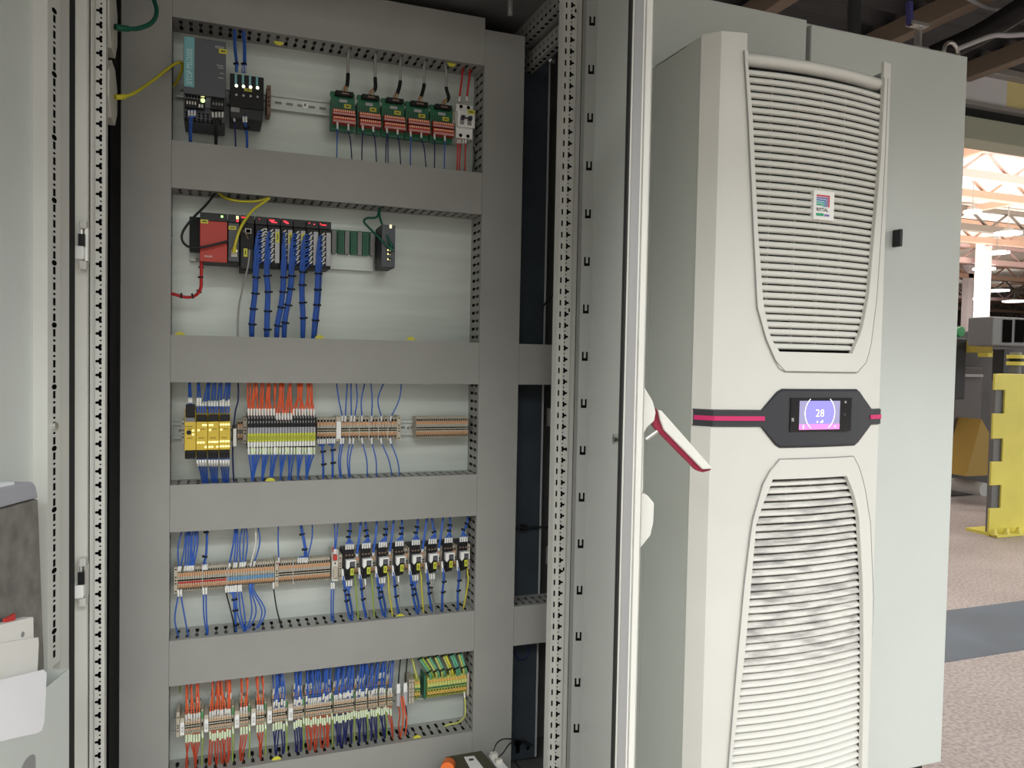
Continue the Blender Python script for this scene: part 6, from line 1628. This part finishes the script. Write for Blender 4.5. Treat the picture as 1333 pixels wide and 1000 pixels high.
# two grey round connectors, double end bracket
for px, nm, wc in ((519, 'left', 'w_rust'), (528, 'right', 'w_navy')):
    t = thing('inline_connector', 'grey in-line connector standing beside the lowest rail terminals, %s of two' % nm, 'connector', Vector((X5(px), yt, z5)), 'grey in-line connectors')
    x = X5(px)
    MB().cyl((x, yt + .004, z5 + .002), (x, yt + .002, z5 + .045), .006, 14).build('body', 'grey_light', t)
    MB().box(x - .0065, x + .002, yt - .005, yt + .001, z5 + .036, z5 + .058).build('marker_plate', 'white', t)
    wire('%s wire leaving the grey in-line connector, %s of two' % ('orange' if wc == 'w_rust' else 'dark blue', nm), 'wires of the in-line connectors', [Vector((x, yt + .004, z5 + .002)), Vector((x + .003, yt, z5 - .02)), Vector((x + .002, .255, z5 - .05)), dn(5, px + (2 if nm == 'left' else 6), .268)], wc, .0016, ())
    wire('black wire above the grey in-line connector, %s of two' % nm, 'wires of the in-line connectors', [Vector((x, yt + .003, z5 + .045)), Vector((x - .001, yt, z5 + .07)), up(5, px + 3, .262)], 'w_black', .0016, ())
for kx, (px, nm) in enumerate(((521.5, 'left of the tangle'), (524.5, 'right of the tangle'))):
    wire('loose orange wire swinging in front of the grey in-line connectors, ' + nm, 'loose orange wires', [Vector((X5(px), yt + .002, z5 + .025)), Vector((X5(px + 2), yt - .006, z5 - .005)), Vector((X5(px + 3 + kx * 2), .248, z5 - .04)), dn(5, px - 1 + kx * 3, .266)], 'w_orange', .0017, ())
for a_, b_, nm in ((532, 535.2, 'left'), (535.6, 539, 'right')):
    t = thing('end_bracket', 'beige end bracket between grey connectors and earth terminals, %s one of the pair' % nm, 'end bracket', (X5(a_), .30, z5), 'rail end brackets')
    MB().box(X5(a_), X5(b_), .250, .303, z5 + .004, z5 + .062).build('bracket_body', 'beige', t, bevel=.0008)
    mb = MB(); xx = (X5(a_) + X5(b_)) / 2; [mb.cyl((xx, .2496, z5 + f), (xx, .250, z5 + f), .0015, 8) for f in (.02, .032, .040, .056)]; mb.build('bracket_holes', 'hole', t)
hP = .052; zp = z5 + .006 + hP / 2
strip(X5(540), X5(547.5), 2, zp, hP, .256, 'green and yellow earth terminal of the pair beside the beige brackets', 'earth terminal pair', 'pe')
xa = X5(553.5); tag(MB().box(xa, xa + .004, .262, .303, z5 + .004, z5 + .064).build('end_plate', 'green_part', None, org=(xa, .30, z5)), 'dark green end plate left of the long earth terminal row', 'end plate')
strip(X5(556.5), X5(607.5), 14, zp, hP, .252, 'green and yellow earth terminal in the long row ending the lowest rail', 'earth terminals of the long row', 'pe')
t = thing('end_bracket', 'narrow beige end bracket at the right end of the long earth terminal row', 'end bracket', (X5(608), .30, z5), 'rail end brackets')
MB().box(X5(608), X5(610.5), .252, .303, z5 + .004, z5 + .06).build('bracket_body', 'beige', t)
mat('pe_sheath', (.12, .40, .24), .5); mat('pe_yel', (.50, .52, .14), .5)
pw = [(545, 563, 'pe_sheath', 'w_gy'), (555, 571, 'pe_yel', 'pe_sheath'), (567.5, 578.5, 'pe_yel', 'pe_sheath'), (578.5, 589, 'pe_yel', 'w_yellow'), (588.5, 598, 'pe_sheath', 'pe_sheath'), (599.5, 606.5, 'pe_yel', 'pe_sheath')]
onm = ['first', 'second', 'third', 'fourth', 'fifth', 'sixth']
ztop = z5 + .006 + hP
for i, (pt, pb, ca, cb) in enumerate(pw):
    e = up(5, pt - 7, .266); a = Vector((X5(pb), .262, ztop - .006)); b = Vector((X5(pb - 2), .252, ztop + .012))
    T = thing('earth_cable_pair', 'thick tied green and yellow earth leads, %s pair from the left, lowest row' % onm[i], 'earth cable', a, 'thick earth leads')
    d = (e - b); sd = Vector((d.z, 0, -d.x)).normalized()
    for s, c in ((-1, ca), (1, cb)):
        path = spline([a + sd * s * .004, b + sd * s * .0028, b.lerp(e, .5) + sd * s * .0028 + Vector((0, -.004, 0)), e + sd * s * .0028], 6)
        w_ = MB().tube(path, .0029, 7).build('earth_lead', c, T)
        MB().tube(cutpath(path, 0, .006), .0022, 7).build('ferrule', 'white', w_)
    for f in (.12, .62): ring(b.lerp(e, f) + Vector((0, -.003, 0)), d, .0064, .003, T)
t_ = wire('slim tied green and yellow earth wires beside the beige bracket pair', 'thick earth leads', [Vector((X5(545), .262, ztop - .006)), Vector((X5(542), .254, ztop + .012)), up(5, 533, .262)], 'pe_yel', .0024, ((.0005, .006, 'sleeve'),))
wire('green and yellow earth wire curving from the last earth terminal along the bottom duct', 'thick earth leads', [Vector((X5(605.5), .258, z5 + .012)), P(606, 925, .245), P(604, 934, .25), P(596, 941, .262), P(584, 943.5, .275), P(578, 946, .28)], 'pe_yel', .0021, ((.002, .014, 'sleeve'),))
wire('short green and yellow wire hanging at the upper left corner of the lowest row', 'thick earth leads', [up(5, 235, .29, .0), P(234.5, 896, .29), P(234, 902, .288)], 'w_gy', .0015, ())

# ================================================================== small things at the bottom right and in the next bay
zq = .13
yq = .10
A_, B_ = atY(580, 987, .10), atY(655, 983, .10)
# lidded junction box standing on the cabinet floor in front of the ducts
ztp = atY(600, 985, .10).z
c00, c10 = atZ(580, 985, .235), atZ(627, 977, .235)
x0b, x1b = atZ(581, 990, .245).x, atZ(640, 985, .245).x
yb0, yb1 = .02, atZ(626, 977, .245).y
print('box', x0b, x1b, yb1, c00, c10)
t = thing('transformer_box', 'dark olive lidded box with an orange knob and white label, at the bottom edge', 'transformer', ((x0b + x1b) / 2, (yb0 + yb1) / 2, .106))
lx = [atZ(580, 985, .245), atZ(627, 977, .245), atZ(648, 1003, .245), atZ(584, 1015, .245)]
ctr = sum(lx, Vector()) / 4
vs = [Vector((p.x, p.y, .245)) for p in lx] + [Vector((p.x, p.y, .107)) for p in lx]
MB().add(vs, [(0, 1, 2, 3)[::-1], (4, 5, 6, 7), (0, 1, 5, 4), (1, 2, 6, 5), (2, 3, 7, 6), (3, 0, 4, 7)]).build('box_body', 'olive', t, bevel=.002)
la = [atZ(604, 985.5, .2462), atZ(617, 984, .2462), atZ(631, 1002, .2462), atZ(615, 1006, .2462)]
MB().add(la + [p - Vector((0, 0, .001)) for p in la], [(0, 1, 2, 3)[::-1], (0, 1, 5, 4), (1, 2, 6, 5), (2, 3, 7, 6), (3, 0, 4, 7)]).build('label_plate', 'white', t)
q = atZ(613.5, 989, .2466); MB().box(q.x - .0055, q.x + .0055, q.y - .004, q.y + .004, .2462, .2468).build('label_print', 'ink', t)
k0 = atZ(583, 997, .25)
kb = MB().cyl(k0 + Vector((.006, .012, -.004)), k0 + Vector((-.006, -.016, .0)), .016, 18).build('knob', 'orange_knob', t)
tb = [atZ(636, 983, .238), atZ(645, 981, .238), atZ(662, 1000, .238), atZ(650, 1004, .238)]
vs = tb + [p - Vector((0, 0, .03)) for p in tb]
tbo = MB().add(vs, [(0, 1, 2, 3)[::-1], (4, 5, 6, 7), (0, 1, 5, 4), (1, 2, 6, 5), (2, 3, 7, 6), (3, 0, 4, 7)]).build('terminal_row', 'white', t, bevel=.001)
for f in (.15, .55):
    p = (tb[0].lerp(tb[3], f) + tb[1].lerp(tb[2], f)) / 2; MB().box(p.x - .008, p.x + .008, p.y - .006, p.y + .006, .238, .247).build('clamp', 'ivory', tbo)
p1, p2 = (tb[0].lerp(tb[3], .12) + tb[1].lerp(tb[2], .12)) / 2 + Vector((0, 0, .012)), (tb[0].lerp(tb[3], .55) + tb[1].lerp(tb[2], .55)) / 2 + Vector((0, 0, .012))
wire('thin black wire arching from the white terminals of the olive box, upper one', 'wires of the olive box', [p1, P(646, 969, .12), P(653, 963, .15), P(664, 962, .2), P(677, 964, .26), P(690, 972, .29)], 'w_black', .0015, ())
wire('thin black wire arching from the white terminals of the olive box, lower one', 'wires of the olive box', [p2, P(656, 979, .10), P(662, 970, .14), P(670, 964.5, .2), P(680, 963, .25), P(692, 970, .285)], 'w_black', .0015, ())
wire('faint blue wire looping under the short duct stub near the bottom', 'loose wires in the next bay', [P(668, 846, .30), P(674, 857, .30), P(682, 858, .302), P(688, 850, .304), P(686, 838, .305)], 'w_navy', .0015, ())
wire('black cable hanging behind the right frame post in the next bay', 'loose wires in the next bay', [P(730, 360, .305), P(722, 380, .305), P(712, 393, .305), P(706, 399, .305)], 'w_black', .002, ())
t = thing('cable_clamp', 'black cable run with a clamp crossing the dark bay right of the ducts', 'cable', P(680, 687, .30))
MB().tube(spline([P(668, 688, .31), P(680, 687, .30), P(712, 686, .30), P(735, 686, .30)], 5), .003, 8).build('jacket', 'w_black', t)
c = P(682, 687, .298); MB().box(c.x - .008, c.x + .008, .294, .306, c.z - .007, c.z + .007).build('clamp', 'black', t)
for px, py, nm in ((714, 543, 'upper one'), (713, 722, 'lower one')):
    c = P(px, py, .33); tag(MB().box(c.x - .006, c.x + .006, .31, .33, c.z - .024, c.z + .024).build('side_catch', 'grey', None, org=c, bevel=.002), 'grey catch on the plate edge in the dark bay, ' + nm, 'catch', 'plate edge catches')
